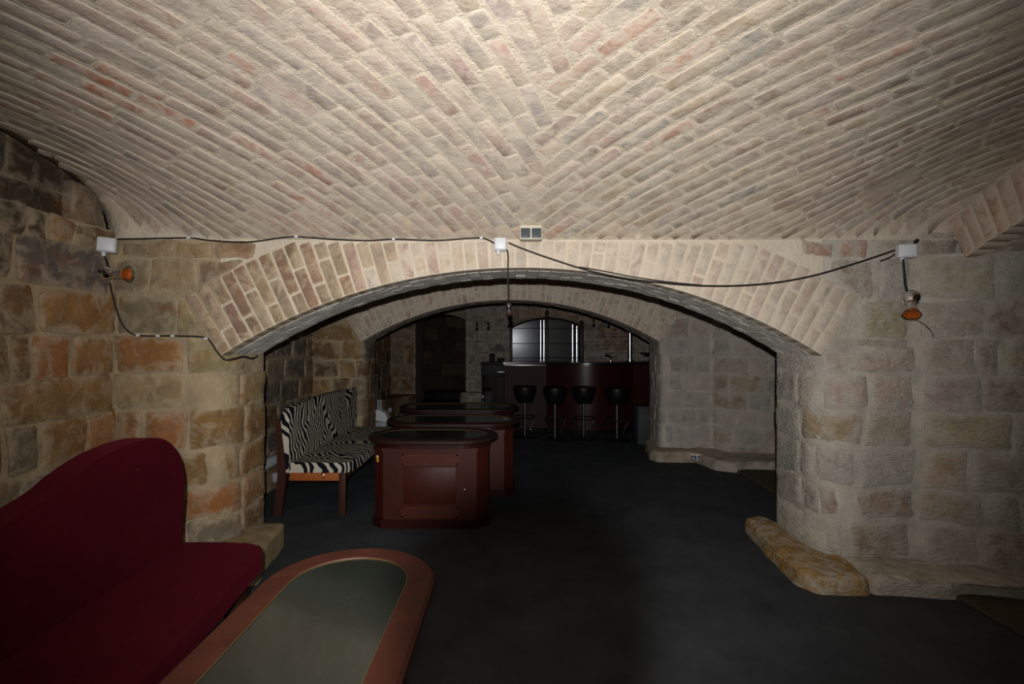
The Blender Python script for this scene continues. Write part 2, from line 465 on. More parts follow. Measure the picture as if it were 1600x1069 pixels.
# ================================================================== FRONT ARCH WALL  (y = 3.2 .. 3.72)
Y1, T1 = 3.2, .52
def arch_geo(cx, half, zs, zc):
    rise = zc-zs; R = (half*half+rise*rise)/(2*rise); return cx, zc-R, R, math.asin(half/R)

def arch_slab(name, geo, y0, y1, z_top, mat, n=48):
    cx, zc, R, A = geo; V = []; F = []
    for k in range(n+1):
        t = -A+2*A*k/n; x = cx+R*math.sin(t); z = zc+R*math.cos(t)
        V += [(x, y0, z), (x, y0, z_top), (x, y1, z), (x, y1, z_top)]
    for k in range(n):
        a = 4*k; b = a+4
        F += [(a, b, b+1, a+1), (b+2, a+2, a+3, b+3), (a, a+2, b+2, b), (a+1, b+1, b+3, a+3)]
    o = mesh_obj(name, V, F, mat); o['kind'] = 'structure'; return o

def voussoirs(parent, geo, y0, ring, z_cap, pitch, colfn, rnd, proud=.006, mat='brick', depth=.115):
    cx, zc, R, A = geo; n = int(round(2*A*R/pitch))
    for k in range(n):
        t0 = -A+2*A*k/n; t1 = t0+2*A/n; g = .0048/R; t0 += g; t1 -= g
        tm = (t0+t1)/2
        top = min(R+ring, (z_cap-zc)/max(math.cos(t0), math.cos(t1))-.006) if z_cap else R+ring
        if k % 2: cuts = [R-.001, R+.125, R+.25+.13]
        else: cuts = [R-.001, R+.26, R+.39]
        cuts = [c for c in cuts if c < top-.07]+[top]
        for r0, r1 in zip(cuts, cuts[1:]):
            if r1-r0 < .03: continue
            r0g = r0+(.005 if r0 > R else 0); r1g = r1-.005
            j = [rnd.uniform(-.004, .004) for _ in range(8)]
            def fn(u, v, r0g=r0g, r1g=r1g, j=j):
                r = r0g+(r1g-r0g)*v+j[0]*u*v; t = t0+(t1-t0)*u+(j[1]*v+j[2]*(1-v))/R
                return Vector((cx+r*math.sin(t), y0, zc+r*math.cos(t))), Vector((0, -1, 0))
            Lr = r1-r0
            V, F = patch(fn, [0, .12, .88, 1], [0, .05, .5, .95, 1] if Lr > .15 else [0, .08, .92, 1], proud+rnd.uniform(-.002, .003), .0045, depth, .0016, rnd, cr=.03)
            F = orient(V, F, Vector((0, -1, 0)))
            mesh_obj('brick', V, F, mat if isinstance(mat, str) else mat(tm), parent, True, colfn(tm, r0-R, rnd))

def soffit_bricks(parent, geo, ya, yb, pitch, color, rnd, name='soffit_bricks'):
    cx, zc, R, A = geo; n = int(round(2*A*R/pitch)); V = []; F = []
    for k in range(n):
        y = ya + (0 if k % 2 else -.06)
        while y < yb-.02:
            L = rnd.choice((.125, .25)); a = max(y, ya)+.004; b = min(y+L, yb)-.004; y += L
            if b-a < .03: continue
            t0 = -A+2*A*k/n+.004/R; t1 = -A+2*A*(k+1)/n-.004/R; h = rnd.uniform(.0065, .011)
            i0 = len(V)
            for (t, yy, rr) in ((t0, a, R-h+.006), (t1, a, R-h+.006), (t1, b, R-h+.006), (t0, b, R-h+.006)):
                V.append((cx+rr*math.sin(t), yy, zc+rr*math.cos(t)))
            for (t, yy, rr) in ((t0, a, R+.03), (t1, a, R+.03), (t1, b, R+.03), (t0, b, R+.03)):
                V.append((cx+rr*math.sin(t), yy, zc+rr*math.cos(t)))
            F += [(i0, i0+1, i0+2, i0+3), (i0, i0+4, i0+5, i0+1), (i0+1, i0+5, i0+6, i0+2), (i0+2, i0+6, i0+7, i0+3), (i0+3, i0+7, i0+4, i0)]
    o = mesh_obj(name, V, F, 'brick_rough', parent, False, color); o['kind'] = 'stuff'; return o

G1 = arch_geo(.06, 1.88, 1.365, 1.915)
wall_front = arch_slab('wall_front', G1, Y1, Y1+T1, 2.34, 'plaster')
rnd = random.Random(3)
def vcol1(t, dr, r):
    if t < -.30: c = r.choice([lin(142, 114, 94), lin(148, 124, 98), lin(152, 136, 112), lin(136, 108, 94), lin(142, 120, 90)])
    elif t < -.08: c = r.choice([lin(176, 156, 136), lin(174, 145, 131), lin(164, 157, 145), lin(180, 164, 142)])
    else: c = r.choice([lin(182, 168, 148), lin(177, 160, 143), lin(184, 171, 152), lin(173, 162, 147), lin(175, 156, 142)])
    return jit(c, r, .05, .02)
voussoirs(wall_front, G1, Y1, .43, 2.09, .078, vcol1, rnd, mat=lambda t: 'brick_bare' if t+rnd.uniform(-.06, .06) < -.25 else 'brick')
soffit_bricks(wall_front, G1, Y1+.12, Y1+T1, .078, lin(232, 228, 222), rnd)  # near-white brick colour stands in for light the underside hardly gets

def ext_x(geo, ring, z, side):
    """x of the outer edge of the brick ring at height z"""
    cx, zc, R, A = geo; Re = R+ring; zsk = zc+Re*math.cos(A)
    if z < zc+R*math.cos(A): return None
    if z < zsk:                                       # along the skewback
        r = (z-zc)/math.cos(A); return cx+side*r*math.sin(A)
    return cx+side*math.sqrt(max(0, Re*Re-(z-zc)**2))

# left pier
pathL = Path([(-2.48, Y1), (-1.82, Y1), (-1.82, Y1+T1+.03)], {1: .26})
V, F = wall_strip(pathL, 0, 1.40)
pathLU = Path([(-2.48, Y1), (-1.2, Y1)])
def join_strip(V, F, p, z0, z1):
    V2, F2 = wall_strip(p, z0, z1); n0 = len(V); return V+V2, F+[tuple(i+n0 for i in f) for f in F2]
V, F = join_strip(V, F, Path([(-2.48, Y1), (-1.82, Y1)]), 1.40, 2.34)
V += [(-2.1, Y1, 1.40), (-1.82, Y1, 1.40), (-1.82, Y1+.4, 1.40)]; F.append((len(V)-3, len(V)-2, len(V)-1))
pierL = mesh_obj('pier', V, F, 'mortar_warm', wall_front, True)
def clipL(z):
    x = ext_x(G1, .43, z, -1)
    return (0, 9) if x is None else (0, x-.012+2.48)
RL = [2.086, 1.97, 1.746, 1.486, 1.254, 1.026, .766, .54, .33, .17, 0]
SL = [
 [(0.05, .38, BGE), (.38, .62, BGE), (.62, .88, lin(160, 134, 108))],
 [(0, .22, GRB), (.22, .52, BGE), (.52, .80, GRB)],
 [(.02, .40, GRB), (.40, .8, BGE)],
 [(0, .43, ORG), (.44, .82, BGE), (.82, 1.16, BGE)],
 [(0, .78, BGE), (.78, 1.16, BGE)],
 [(0, .18, ORG), (.19, .45, ORG), (.46, .84, OCH), (.84, 1.16, OCH)],
 [(0, .28, OCH), (.28, .78, OCH), (.78, 1.16, OCH)],
 [(0, .30, RST), (.30, .41, RST), (.41, .80, ORG), (.80, 1.16, ORG)],
 [(0, .44, BGE), (.44, .80, GRB), (.80, 1.16, BRN)],
 [(0, .5, BRN), (.5, 1.16, GRB)],
]
for k, row in enumerate(SL):
    for a, b, c in row:
        zt, zb = RL[k], RL[k+1]
        lo, hi = clipL((zt+zb)/2)
        pt = pathLU if zb > 1.4 else pathL
        if min(b, hi)-a > .05: stone(pt, a, min(b, pt.len), zb, zt, c, 'stone_warm', pierL, rnd, clip=clipL, proud=.014)

# right pier
pathR = Path([(1.94, Y1+T1+.03), (1.94, Y1), (2.5, Y1), (2.80, 3.08), (3.5, 2.88)], {1: .26, 2: .05, 3: .12})
V, F = wall_strip(pathR, 0, 1.40)
pathRU = Path([(1.2, Y1), (2.5, Y1), (2.80, 3.08), (3.5, 2.88)], {1: .05, 2: .12})
V, F = join_strip(V, F, Path([(1.94, Y1), (2.5, Y1), (2.80, 3.08), (3.5, 2.88)], {1: .05, 2: .12}), 1.40, 1.99)
V, F = join_strip(V, F, Path([(1.94, Y1), (2.5, Y1), (2.84, 3.20)]), 1.99, 2.6)
V += [(2.2, Y1, 1.40), (1.94, Y1, 1.40), (1.94, Y1+.4, 1.40)]; F.append((len(V)-3, len(V)-2, len(V)-1))
pathRT = Path([(1.2, Y1), (2.5, Y1), (2.84, 3.20)])
pierR = mesh_obj('pier', V, F, 'mortar_grey', wall_front, True)
sR = lambda x: .55+(x-1.94)-.085          # arc length on the front face at position x
def clipR(z):
    x = ext_x(G1, .43, z, 1)
    return (0, 9) if x is None else (x+.012-1.2, 9)
# courses above the springing: distances are x - 1.2 on the straight face
RU = [2.30, 2.086, 1.975, 1.705, 1.474]
SU = [
 [(1.33, 1.58, PB)],
 [(.60, .82, lin(172, 136, 118)), (.83, 1.04, lin(172, 140, 122)), (1.05, 1.27, PB), (1.33, 1.58, PB)],
 [(.80, 1.06, PBR), (1.09, 1.28, PG), (1.33, 1.72, PB), (1.72, 2.2, PG)],
 [(.98, 1.26, PO), (1.33, 1.66, PB), (1.66, 2.2, PBR)],
]
for k, row in enumerate(SU):
    for a, b, c in row:
        pt = pathRT if k < 2 else pathRU
        stone(pt, a, min(b, pt.len), RU[k+1], RU[k], c, 'stone_pale', pierR, rnd, clip=clipR, proud=.008)
# below: distances along the rounded path
RR = [1.474, 1.246, 1.022, .794, .546, .338, .10, 0]
e1 = sR(2.5)
SR = [
 [(e1+.03, e1+.30, PBR), (e1+.30, e1+.42, PD), (e1+.44, e1+.56, PO), (e1+.57, e1+.95, PD)],
 [(0, .28, PG), (.28, .47, PW), (.48, .74, PB), (.74, e1, PB), (e1+.03, e1+.34, PB), (e1+.34, e1+.95, PBR)],
 [(0, .32, PG), (.33, .70, PO), (.71, e1-.02, PB), (e1+.04, e1+.48, PO), (e1+.48, e1+.58, PG), (e1+.59, e1+.95, PG)],
 [(0, .30, PG), (.30, .44, PW), (.44, .66, PG), (.67, e1, PG), (e1+.04, e1+.27, PO), (e1+.28, e1+.95, PG)],
 [(0, .33, PG), (.34, .46, PD), (.46, e1, PBR), (e1+.02, e1+.34, PBR), (e1+.35, e1+.52, PB), (e1+.53, e1+.95, PD)],
 [(0, .60, PG), (.62, e1-.02, PBR), (e1+.04, e1+.32, PB), (e1+.33, e1+.95, PBR)],
 [(0, .60, PB), (.6, e1+.95, PB)],
]
for k, row in enumerate(SR):
    for a, b, c in row:
        stone(pathR, a, min(b, pathR.len), RR[k+1], RR[k], c, 'stone_pale', pierR, rnd, proud=.009)
stone(pathR, 0, .50, RR[1], 1.385, PG, 'stone_pale', pierR, rnd, proud=.009)
stone(pathR, .50, e1, RR[1], 1.405, PB, 'stone_pale', pierR, rnd, proud=.009)
stone(pathRU, .92, 1.28, 1.41, 1.474, PB, 'stone_pale', pierR, rnd, proud=.006, clip=clipR)

def footing(name, pts, h, col, mat, parent, rnd, drop=0.0, shelf=.05):
    """a rough foundation stone: plan outline, rounded upper edge, uneven faces"""
    bm = B(); prism(bm, pts, -.01, h)
    top = [e for e in bm.edges if all(v.co.z > h-.001 for v in e.verts)]
    vert = [e for e in bm.edges if abs(e.verts[0].co.z-e.verts[1].co.z) > .01]
    bmesh.ops.bevel(bm, geom=top+vert, offset=shelf, segments=3, affect='EDGES', profile=.6)
    bmesh.ops.triangulate(bm, faces=bm.faces[:])
    for _ in range(2):
        es = [e for e in bm.edges if e.calc_length() > .13]
        if es: bmesh.ops.subdivide_edges(bm, edges=es, cuts=1); bmesh.ops.triangulate(bm, faces=[f for f in bm.faces if len(f.verts) > 3])
    for v in bm.verts:
        nz = noise.noise_vector(v.co*7)
        v.co += Vector((nz.x, nz.y, nz.z*.7 if v.co.z > .01 else 0))*.022
    return bm_obj(name, bm, mat, parent, True, jit(col, rnd, .05, .02))

footing('footing', [(1.96, 4.0), (1.79, 3.95), (1.72, 3.45), (1.68, 3.02), (1.76, 2.93), (2.05, 2.92), (2.10, 3.3)], .105, lin(168, 132, 70), 'stone_pale', wall_front, rnd)
footing('footing', [(2.06, 2.93), (2.30, 2.91), (2.48, 2.87), (2.60, 2.90), (2.98, 2.80), (3.4, 2.75), (3.4, 3.2), (2.07, 3.3)], .10, PB, 'stone_pale', wall_front, rnd)
footing('footing', [(-1.62, 3.66), (-1.95, 3.70), (-2.46, 3.3), (-2.46, 2.98), (-1.9, 2.98), (-1.53, 3.04)], .165, BGE, 'stone_warm', wall_front, rnd)

# ================================================================== LEFT WALL of the near bay
XL = -2.48
pathW = Path([(XL, Y1), (XL, -.85)], flip=-1)
V, F = wall_strip(pathW, 0, 2.14)
wall_left = mesh_obj('wall_left', V+[(XL, Y1, 2.14), (XL, -.85, 2.14), (-2.78, -.85, 2.14), (-2.78, Y1+.1, 2.14)],
                     F+[(4, 5, 6, 7)], 'mortar_warm'); wall_left['kind'] = 'structure'
RW = [2.14, 1.99, 1.746, 1.486, 1.254, 1.026, .766, .52, .27, 0]
SW = [
 [(0, .30, BRN), (.30, .46, OCH), (.48, .58, DRK), (.59, .9, DRK)],
 [(.05, .64, DGR), (.67, .95, DRK)],
 [(0, .53, OCH), (.55, .76, BRN), (.77, 1.0, BRN)],
 [(.03, .33, OCH), (.34, .56, ORG), (.57, .68, BRN), (.69, .9, BRN)],
 [(.02, .73, OCH), (.74, 1.2, GRB)],
 [(0, .22, ORG), (.23, .50, OCH), (.51, .70, GRB), (.71, 1.0, BRN)],
 [(0, .35, BRN), (.35, .62, DGR), (.63, .95, GRB)],
 [(0, .5, BRN), (.5, .9, BRN)],
 [(0, .6, BRN), (.6, 1.1, BRN)],
]
for k, row in enumerate(SW):
    for a, b, c in row: stone(pathW, a, b, RW[k+1], RW[k], c, 'stone_warm', wall_left, rnd, proud=.015, tilt=.018)
random_courses(pathW, RW[::-1], 1.0, 3.2, .42, [OCH, BRN, GRB, ORG], 'stone_warm', wall_left, rnd, proud=.018)
# recessed lunette above it
pathN = Path([(-2.78, Y1+.1), (-2.78, -.85)], flip=-1)
V, F = wall_strip(pathN, 2.10, 2.95)
lun = mesh_obj('lunette', V, F, 'mortar_warm', wall_left)
random_courses(pathN, [2.14, 2.36, 2.62, 2.9], 0, 2.0, .46, [DRK, DRK, DGR, BRN], 'stone_warm', lun, rnd, proud=.02)  # shade of the recess put into the stones as mostly dark tones
stb = footing('stone', [(-2.58, 3.16), (-2.58, 2.92), (-2.50, 2.92), (-2.50, 3.16)], .23, GRB, 'stone_warm', wall_left, rnd, shelf=.025)
stb.location.z += 2.15

# ================================================================== VAULT of the near bay
YC, HALF = 1.2, 2.0
def sstep(a, b, x):
    t = max(0, min(1, (x-a)/(b-a))); return t*t*(3-2*t)
def vz(x, y):
    u = min(1, abs(y-YC)/HALF); t = sstep(1.5, 2.55, abs(x))
    return 2.09+(.48+(.06 if x > 0 else .02)*t)*max(0, 1-u*u)**(.97-(.45 if x > 0 else .62)*t)
def vn(x, y):
    e = .01; y = min(y, 3.17)
    n = Vector(((vz(x+e, y)-vz(x-e, y))/(2*e), (vz(x, y+e)-vz(x, y-e))/(2*e), -1)); return n.normalized()
XV0, XV1 = -2.52, 2.86
V = []; F = []; nx, ny = 56, 60
ysamp = [YC-HALF*math.cos(PI*j/ny) for j in range(ny+1)]
for j in range(ny+1):
    for i in range(nx+1):
        x = XV0+(XV1-XV0)*i/nx; V.append((x, ysamp[j], vz(x, ysamp[j])))
for j in range(ny):
    for i in range(nx):
        a = j*(nx+1)+i; F.append((a, a+nx+1, a+nx+2, a+1))
# thickness at the two open ends and a roof over it, so no light leaks
k0 = len(V)
for j in range(ny+1): V += [(XV0, ysamp[j], vz(XV0, ysamp[j])+.22), (XV1, ysamp[j], vz(XV1, ysamp[j])+.22)]
for j in range(ny):
    a = j*(nx+1); F.append((a, k0+2*j, k0+2*j+2, a+nx+1)); b = a+nx; F.append((b, b+nx+1, k0+2*j+3, k0+2*j+1))
    F.append((k0+2*j, k0+2*j+1, k0+2*j+3, k0+2*j+2))
ceiling = mesh_obj('ceiling', V, F, 'plaster', None, True); ceiling['kind'] = 'structure'

rc = random.Random(11)
seam = lambda y: .056+(3.0-y)*.106
cand = []
def col_ceil(x, y, left, r):
    if left:
        c = r.choice([lin(184, 167, 152), lin(180, 158, 145), lin(174, 162, 150), lin(186, 171, 154), lin(170, 157, 148), lin(178, 150, 137)])
        if x < -1.0 and r.random() < .16: c = lin(184, 144, 124)
        if (Vector((x, y))-Vector((-1.62, 2.12))).length < .17: c = lin(188, 126, 96)
    else:
        c = r.choice([lin(178, 160, 138), lin(174, 157, 131), lin(170, 158, 140), lin(166, 148, 133), lin(177, 153, 138), lin(162, 154, 144)])
        if r.random() < .05: c = lin(152, 148, 140)
        if r.random() < .06: c = lin(182, 146, 126)
    return c
PITCH = .0775
def add_courses(ang, left):
    nrm0 = Vector((-math.sin(math.radians(ang)), math.cos(math.radians(ang))))
    for k in range(-60, 60):
        org = Vector((.06, 3.0))+nrm0*(k*PITCH)
        th = math.radians(ang-max(-6, min(13, 7.5*k*PITCH)))
        d = Vector((math.cos(th), math.sin(th))); nrm = Vector((-d.y, d.x))
        a = -4+rc.uniform(0, .3)
        wob = rc.uniform(0, 9)
        while a < 4:
            L = rc.choice((.27, .27, .27, .14, .24, .30)); a0, a1 = a, a+L; a = a1
            # clip against the seam, the front wall and the two ends
            def inside(t):
                p = org+d*t
                over = .045 if k % 2 else -.02
                s = (seam(p.y)-p.x) if left else (p.x-seam(p.y))
                return s > -over*(1 if left else -1)*1.0 and p.y < 3.192 and p.y > .55 and XV0+.015 < p.x < XV1-.03
            ts = [a0+(a1-a0)*q/24 for q in range(25)]
            good = [t for t in ts if inside(t)]
            if len(good) < 5: continue
            a0c, a1c = good[0], good[-1]
            if a1c-a0c < .05: continue
            cand.append((org, d, nrm, a0c, a1c, left, wob, k))
add_courses(62, True); add_courses(180-49, False)
def brick_geo(cd, rnd):
    org, d, nrm, a0, a1, left, wob, k = cd
    j = [rnd.uniform(-.004, .004) for _ in range(4)]
    g = .0045
    def fn(u, v):
        t = a0+g+(a1-a0-2*g)*u; c = -PITCH/2+g+(PITCH-2*g)*v+(j[0]*(1-u)+j[1]*u)*(1-v)+(j[2]*(1-u)+j[3]*u)*v+.004*math.sin(wob+t*6)
        p = org+d*t+nrm*c
        y = min(p.y, 3.195)
        return Vector((p.x, y, vz(p.x, y))), vn(p.x, y)
    e = min(.3, .012/(a1-a0))
    V, F = patch(fn, [0, e, .5, 1-e, 1], [0, .10, .90, 1],   .0022+rnd.uniform(-.0014, .0034), .0022, .02, .0010, rnd, cr=.03, ej=.0022)
    m = org+d*(a0+a1)/2
    return V, orient(V, F, vn(m.x, m.y)), m
sized = []
for cd in cand:
    m = cd[0]+cd[1]*(cd[3]+cd[4])/2; z = vz(m.x, m.y); dep = max(m.y, .2)
    px = m.x/dep; pz = (z-EYE)/dep
    vis = abs(px) < 1.04 and pz < .70 and m.y > .8
    area = (cd[4]-cd[3])*PITCH/dep**2*abs(vn(m.x, m.y).dot((Vector((0, 0, EYE))-Vector((m.x, m.y, z))).normalized()))
    sized.append((area if vis else area*1e-4, len(sized), cd))
sized.sort(key=lambda q: (-q[0], q[1]))
JV = []; JF = []
for i, (ar, _, cd) in enumerate(sized):
    V, F, m = brick_geo(cd, rc)
    if i < 300:
        mesh_obj('brick', V, F, 'brick', ceiling, True, jit(col_ceil(m.x, m.y, cd[5], rc), rc, .07, .025))
    else:
        n0 = len(JV); JV += V; JF += [tuple(q+n0 for q in f) for f in F]
o = mesh_obj('brickwork', JV, JF, 'brick_joined', ceiling, True, lin(188, 168, 148)); o['kind'] = 'stuff'
print('ceiling bricks', len(sized))

# ================================================================== RIGHT WALL: red brick arch of the side aisle
GR = (1.9, -.56, 2.80); XR = 2.74
V = []; F = []; A0 = math.radians(25.4)
for k in range(33):
    t = A0-2*A0*k/32; y = GR[0]+GR[2]*math.sin(t); z = GR[1]+GR[2]*math.cos(t)
    V += [(XR, y, z), (XR, y, 2.85), (XR+.6, y, z), (XR+.6, y, 2.85)]
for k in range(32):
    a = 4*k; b = a+4; F += [(a, a+1, b+1, b), (a, b, b+2, a+2), (a+2, b+2, b+3, a+3)]
wall_right = mesh_obj('wall_right', V, F, 'plaster'); wall_right['kind'] = 'structure'
rr = random.Random(5)
n = 32
for k in range(n):
    t0 = A0-2*A0*k/n; t1 = t0-2*A0/n; t0 -= .0018; t1 += .0018
    if (t0+t1)/2 < -.1: continue
    def fn(u, v):
        r = GR[2]-.01+.29*v; t = t0+(t1-t0)*u
        return Vector((XR, GR[0]+r*math.sin(t), GR[1]+r*math.cos(t))), Vector((-1, 0, 0))
    V, F = patch(fn, [0, .1, .9, 1], [0, .05, .5, .95, 1], .005+rr.uniform(-.002, .003), .0042, .12, .002, rr, cr=.03, ej=.002)
    F = orient(V, F, Vector((-1, 0, 0)))
    mesh_obj('brick', V, F, 'brick', wall_right, True, jit(rr.choice([lin(182, 124, 100), lin(182, 152, 130), lin(186, 158, 136), lin(184, 142, 118)]), rr, .06, .03))
JV = []; JF = []
for k in range(44):
    t0 = A0-2*A0*k/44-.0015; t1 = A0-2*A0*(k+1)/44+.0015; x = XR+.13+(k % 2)*.06
    while x < XR+.58:
        b = min(x+.25, XR+.6); i0 = len(JV); h = rr.uniform(.004, .012)
        for hh in (-h, .03):
            for (t, xx) in ((t0, x+.004), (t1, x+.004), (t1, b-.004), (t0, b-.004)):
                r = GR[2]+hh; JV.append((xx, GR[0]+r*math.sin(t), GR[1]+r*math.cos(t)))
        JF += [(i0+3, i0+2, i0+1, i0), (i0, i0+1, i0+5, i0+4), (i0+1, i0+2, i0+6, i0+5), (i0+2, i0+3, i0+7, i0+6), (i0+3, i0, i0+4, i0+7)]
        x = b
o = mesh_obj('soffit_bricks', JV, JF, 'brick_joined', wall_right, False, lin(160, 150, 136)); o['kind'] = 'stuff'

# ================================================================== SECOND BAY: side walls, second arch
Y2, T2 = 6.4, .5
G2 = arch_geo(-.02, 1.87, 1.45, 1.978)
wall_mid = arch_slab('wall_middle', G2, Y2, Y2+T2, 2.5, 'plaster')
def vcol2(t, dr, r): return jit(r.choice([lin(176, 160, 142), lin(170, 150, 134), lin(164, 156, 142), lin(176, 152, 136)]), r, .07, .03)
voussoirs(wall_mid, G2, Y2, .40, 2.26, .08, vcol2, rnd)
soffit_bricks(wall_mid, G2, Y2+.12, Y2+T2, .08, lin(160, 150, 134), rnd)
path2L = Path([(-2.5, Y2), (-1.85, Y2), (-1.85, Y2+T2+.02)], {1: .10})
V, F = wall_strip(path2L, 0, 2.5); p2l = mesh_obj('pier', V, F, 'mortar_warm', wall_mid, True)
c2l = lambda z: (0, 9) if ext_x(G2, .4, z, -1) is None else (0, ext_x(G2, .4, z, -1)-.01+2.5)
R2 = [0, .28, .52, .76, 1.0, 1.22, 1.46, 1.68, 1.92, 2.14, 2.4]
SP = {6: [(0, .62, OCH), (.62, .72, GRB), (.72, 1.1, BRN)], 7: [(0, .36, BRN), (.37, .70, BRN)], 5: [(0, .36, BRN), (.37, .62, OCH), (.62, 1.1, DGR)]}
for k in range(10):
    if k in SP:
        for a, b, c in SP[k]:
            lo, hi = c2l((R2[k]+R2[k+1])/2)
            if min(b, hi)-a > .05: stone(path2L, a, min(b, path2L.len), R2[k], R2[k+1], c, 'stone_warm', p2l, rnd, clip=c2l, proud=.016)
    else: random_courses(path2L, R2[k:k+2], 0, path2L.len, .36, [OCH, BRN, BRN, GRB], 'stone_warm', p2l, rnd, clip=c2l, proud=.016)
path2R = Path([(1.86, Y2+T2+.02), (1.86, Y2), (2.48, Y2), (2.64, 6.20), (3.5, 5.98)], {1: .08, 2: .04, 3: .1})
V, F = wall_strip(path2R, 0, 2.5); p2r = mesh_obj('pier', V, F, 'mortar_grey', wall_mid, True)
s2 = lambda x: .52+(x-1.86)-.03
c2r = lambda z: (0, 9) if ext_x(G2, .4, z, 1) is None else (s2(ext_x(G2, .4, z, 1)+.01), 9)
random_courses(path2R, [0, .2, .42, .62, .83, 1.05, 1.27, 1.5, 1.75, 2.0, 2.3], 0, s2(2.48), .42, [PG, PW, PG, PBR, PB], 'stone_pale', p2r, rnd, clip=c2r, proud=.010)
random_courses(path2R, [0, .2, .42, .62, .83, 1.05, 1.27, 1.5, 1.75, 2.0, 2.3], s2(2.48)+.03, path2R.len, .34, [PG, PO, PG, PBR, PB], 'stone_pale', p2r, rnd, proud=.010)
footing('footing', [(1.98, 6.98), (1.80, 6.95), (1.70, 6.30), (1.76, 6.17), (2.20, 6.15), (2.40, 6.3), (2.40, 6.6), (1.98, 6.7)], .13, PO, 'stone_pale', wall_mid, rnd)
footing('footing', [(2.21, 6.16), (2.30, 5.76), (2.48, 5.66), (2.62, 5.74), (3.3, 5.66), (3.4, 6.1), (2.42, 6.5)], .12, PB, 'stone_pale', wall_mid, rnd)
footing('footing', [(-2.48, 6.6), (-2.48, 6.22), (-1.8, 6.25), (-1.70, 6.4), (-1.72, 6.9), (-1.9, 6.95)], .14, GRB, 'stone_warm', wall_mid, rnd)

pathB = Path([(-2.5, Y2), (-2.5, Y1+T1)], flip=-1)
V, F = wall_strip(pathB, 0, 2.6); wl2 = mesh_obj('wall_left', V, F, 'mortar_warm'); wl2['kind'] = 'structure'
random_courses(pathB, [0, .3, .55, .8, 1.04, 1.27, 1.5, 1.73, 1.95, 2.2, 2.5], 0, pathB.len, .4, [DGR, GRB, BRN, DGR, BRN], 'stone_warm', wl2, rnd, proud=.018)
footing('footing', [(-2.5, 6.25), (-2.5, 3.75), (-2.36, 3.75), (-2.33, 4.6), (-2.36, 5.2), (-2.28, 6.25)], .17, BGE, 'stone_warm', wl2, rnd)
# plain vaults over the two rear bays
def vault(name, y0, y1, x0, x1, z0, h):
    V = []; F = []; N = 24
    for j in range(N+1):
        y = y0+(y1-y0)*(.5-.5*math.cos(PI*j/N)); u = 2*(y-y0)/(y1-y0)-1; z = z0+h*max(0, 1-u*u)**.7
        V += [(x0, y, z), (x1, y, z)]
    for j in range(N): F.append((2*j, 2*j+2, 2*j+3, 2*j+1))
    o = mesh_obj(name, V, F, 'plaster'); o['kind'] = 'structure'; return o
vault('ceiling', Y1+T1-.01, Y2+.01, -2.6, 4.2, 2.24, .4)
vault('ceiling', Y2+T2-.01, 10.45, -2.6, 4.2, 2.30, .35)

# ================================================================== THIRD BAY: left wall, end wall with passage
Y3 = 10.4
pathC = Path([(-2.48, Y3), (-2.48, Y2+T2)], flip=-1)
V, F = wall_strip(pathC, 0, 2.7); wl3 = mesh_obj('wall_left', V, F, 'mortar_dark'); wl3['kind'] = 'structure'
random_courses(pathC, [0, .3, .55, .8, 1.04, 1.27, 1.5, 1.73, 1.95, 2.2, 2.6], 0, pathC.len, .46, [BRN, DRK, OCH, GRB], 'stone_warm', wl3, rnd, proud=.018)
footing('footing', [(-2.46, 10.38), (-2.46, 9.2), (-2.3, 9.2), (-2.22, 9.8), (-1.98, 10.1), (-1.96, 10.38)], .40, BRN, 'stone_warm', wl3, rnd)
# end wall: mesh with an arched passage opening
PX0, PX1, PZ, PC = -1.96, -.94, 1.90, 2.02
gp = arch_geo((PX0+PX1)/2, (PX1-PX0)/2, PZ, PC)
V = []; F = []
def quad(a, b, c, d):
    i = len(V); V.extend([a, b, c, d]); F.append((i, i+1, i+2, i+3))
quad((-2.48, Y3, 0), (PX0, Y3, 0), (PX0, Y3, 2.7), (-2.48, Y3, 2.7))
quad((PX1, Y3, 0), (4.2, Y3, 0), (4.2, Y3, 2.7), (PX1, Y3, 2.7))
for k in range(12):
    t0 = -gp[3]+2*gp[3]*k/12; t1 = -gp[3]+2*gp[3]*(k+1)/12
    a = (gp[0]+gp[2]*math.sin(t0), gp[1]+gp[2]*math.cos(t0)); b = (gp[0]+gp[2]*math.sin(t1), gp[1]+gp[2]*math.cos(t1))
    quad((a[0], Y3, a[1]), (b[0], Y3, b[1]), (b[0], Y3, 2.7), (a[0], Y3, 2.7))
    quad((a[0], Y3+.9, a[1]), (b[0], Y3+.9, b[1]), (b[0], Y3, b[1]), (a[0], Y3, a[1]))
quad((PX0, Y3, 0), (PX0, Y3+.9, 0), (PX0, Y3+.9, PZ), (PX0, Y3, PZ))
quad((PX1, Y3+.9, 0), (PX1, Y3, 0), (PX1, Y3, PZ), (PX1, Y3+.9, PZ))
wall_back = mesh_obj('wall_back', V, F, 'mortar_dark'); wall_back['kind'] = 'structure'
pathE = Path([(-2.48, Y3), (4.2, Y3)])
SE = [.44, .70, .98, 1.22, 1.46, 1.70, 1.96, 2.2, 2.5]
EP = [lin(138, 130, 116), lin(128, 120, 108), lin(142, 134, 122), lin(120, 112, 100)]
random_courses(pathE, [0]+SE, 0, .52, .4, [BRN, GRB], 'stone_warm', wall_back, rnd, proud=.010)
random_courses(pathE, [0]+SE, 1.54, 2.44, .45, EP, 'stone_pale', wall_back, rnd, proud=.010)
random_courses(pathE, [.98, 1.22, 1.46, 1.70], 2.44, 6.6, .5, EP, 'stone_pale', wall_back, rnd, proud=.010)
random_courses(pathE, [1.70, 1.96, 2.2, 2.5], 4.4, 6.6, .5, EP, 'stone_pale', wall_back, rnd, proud=.010)
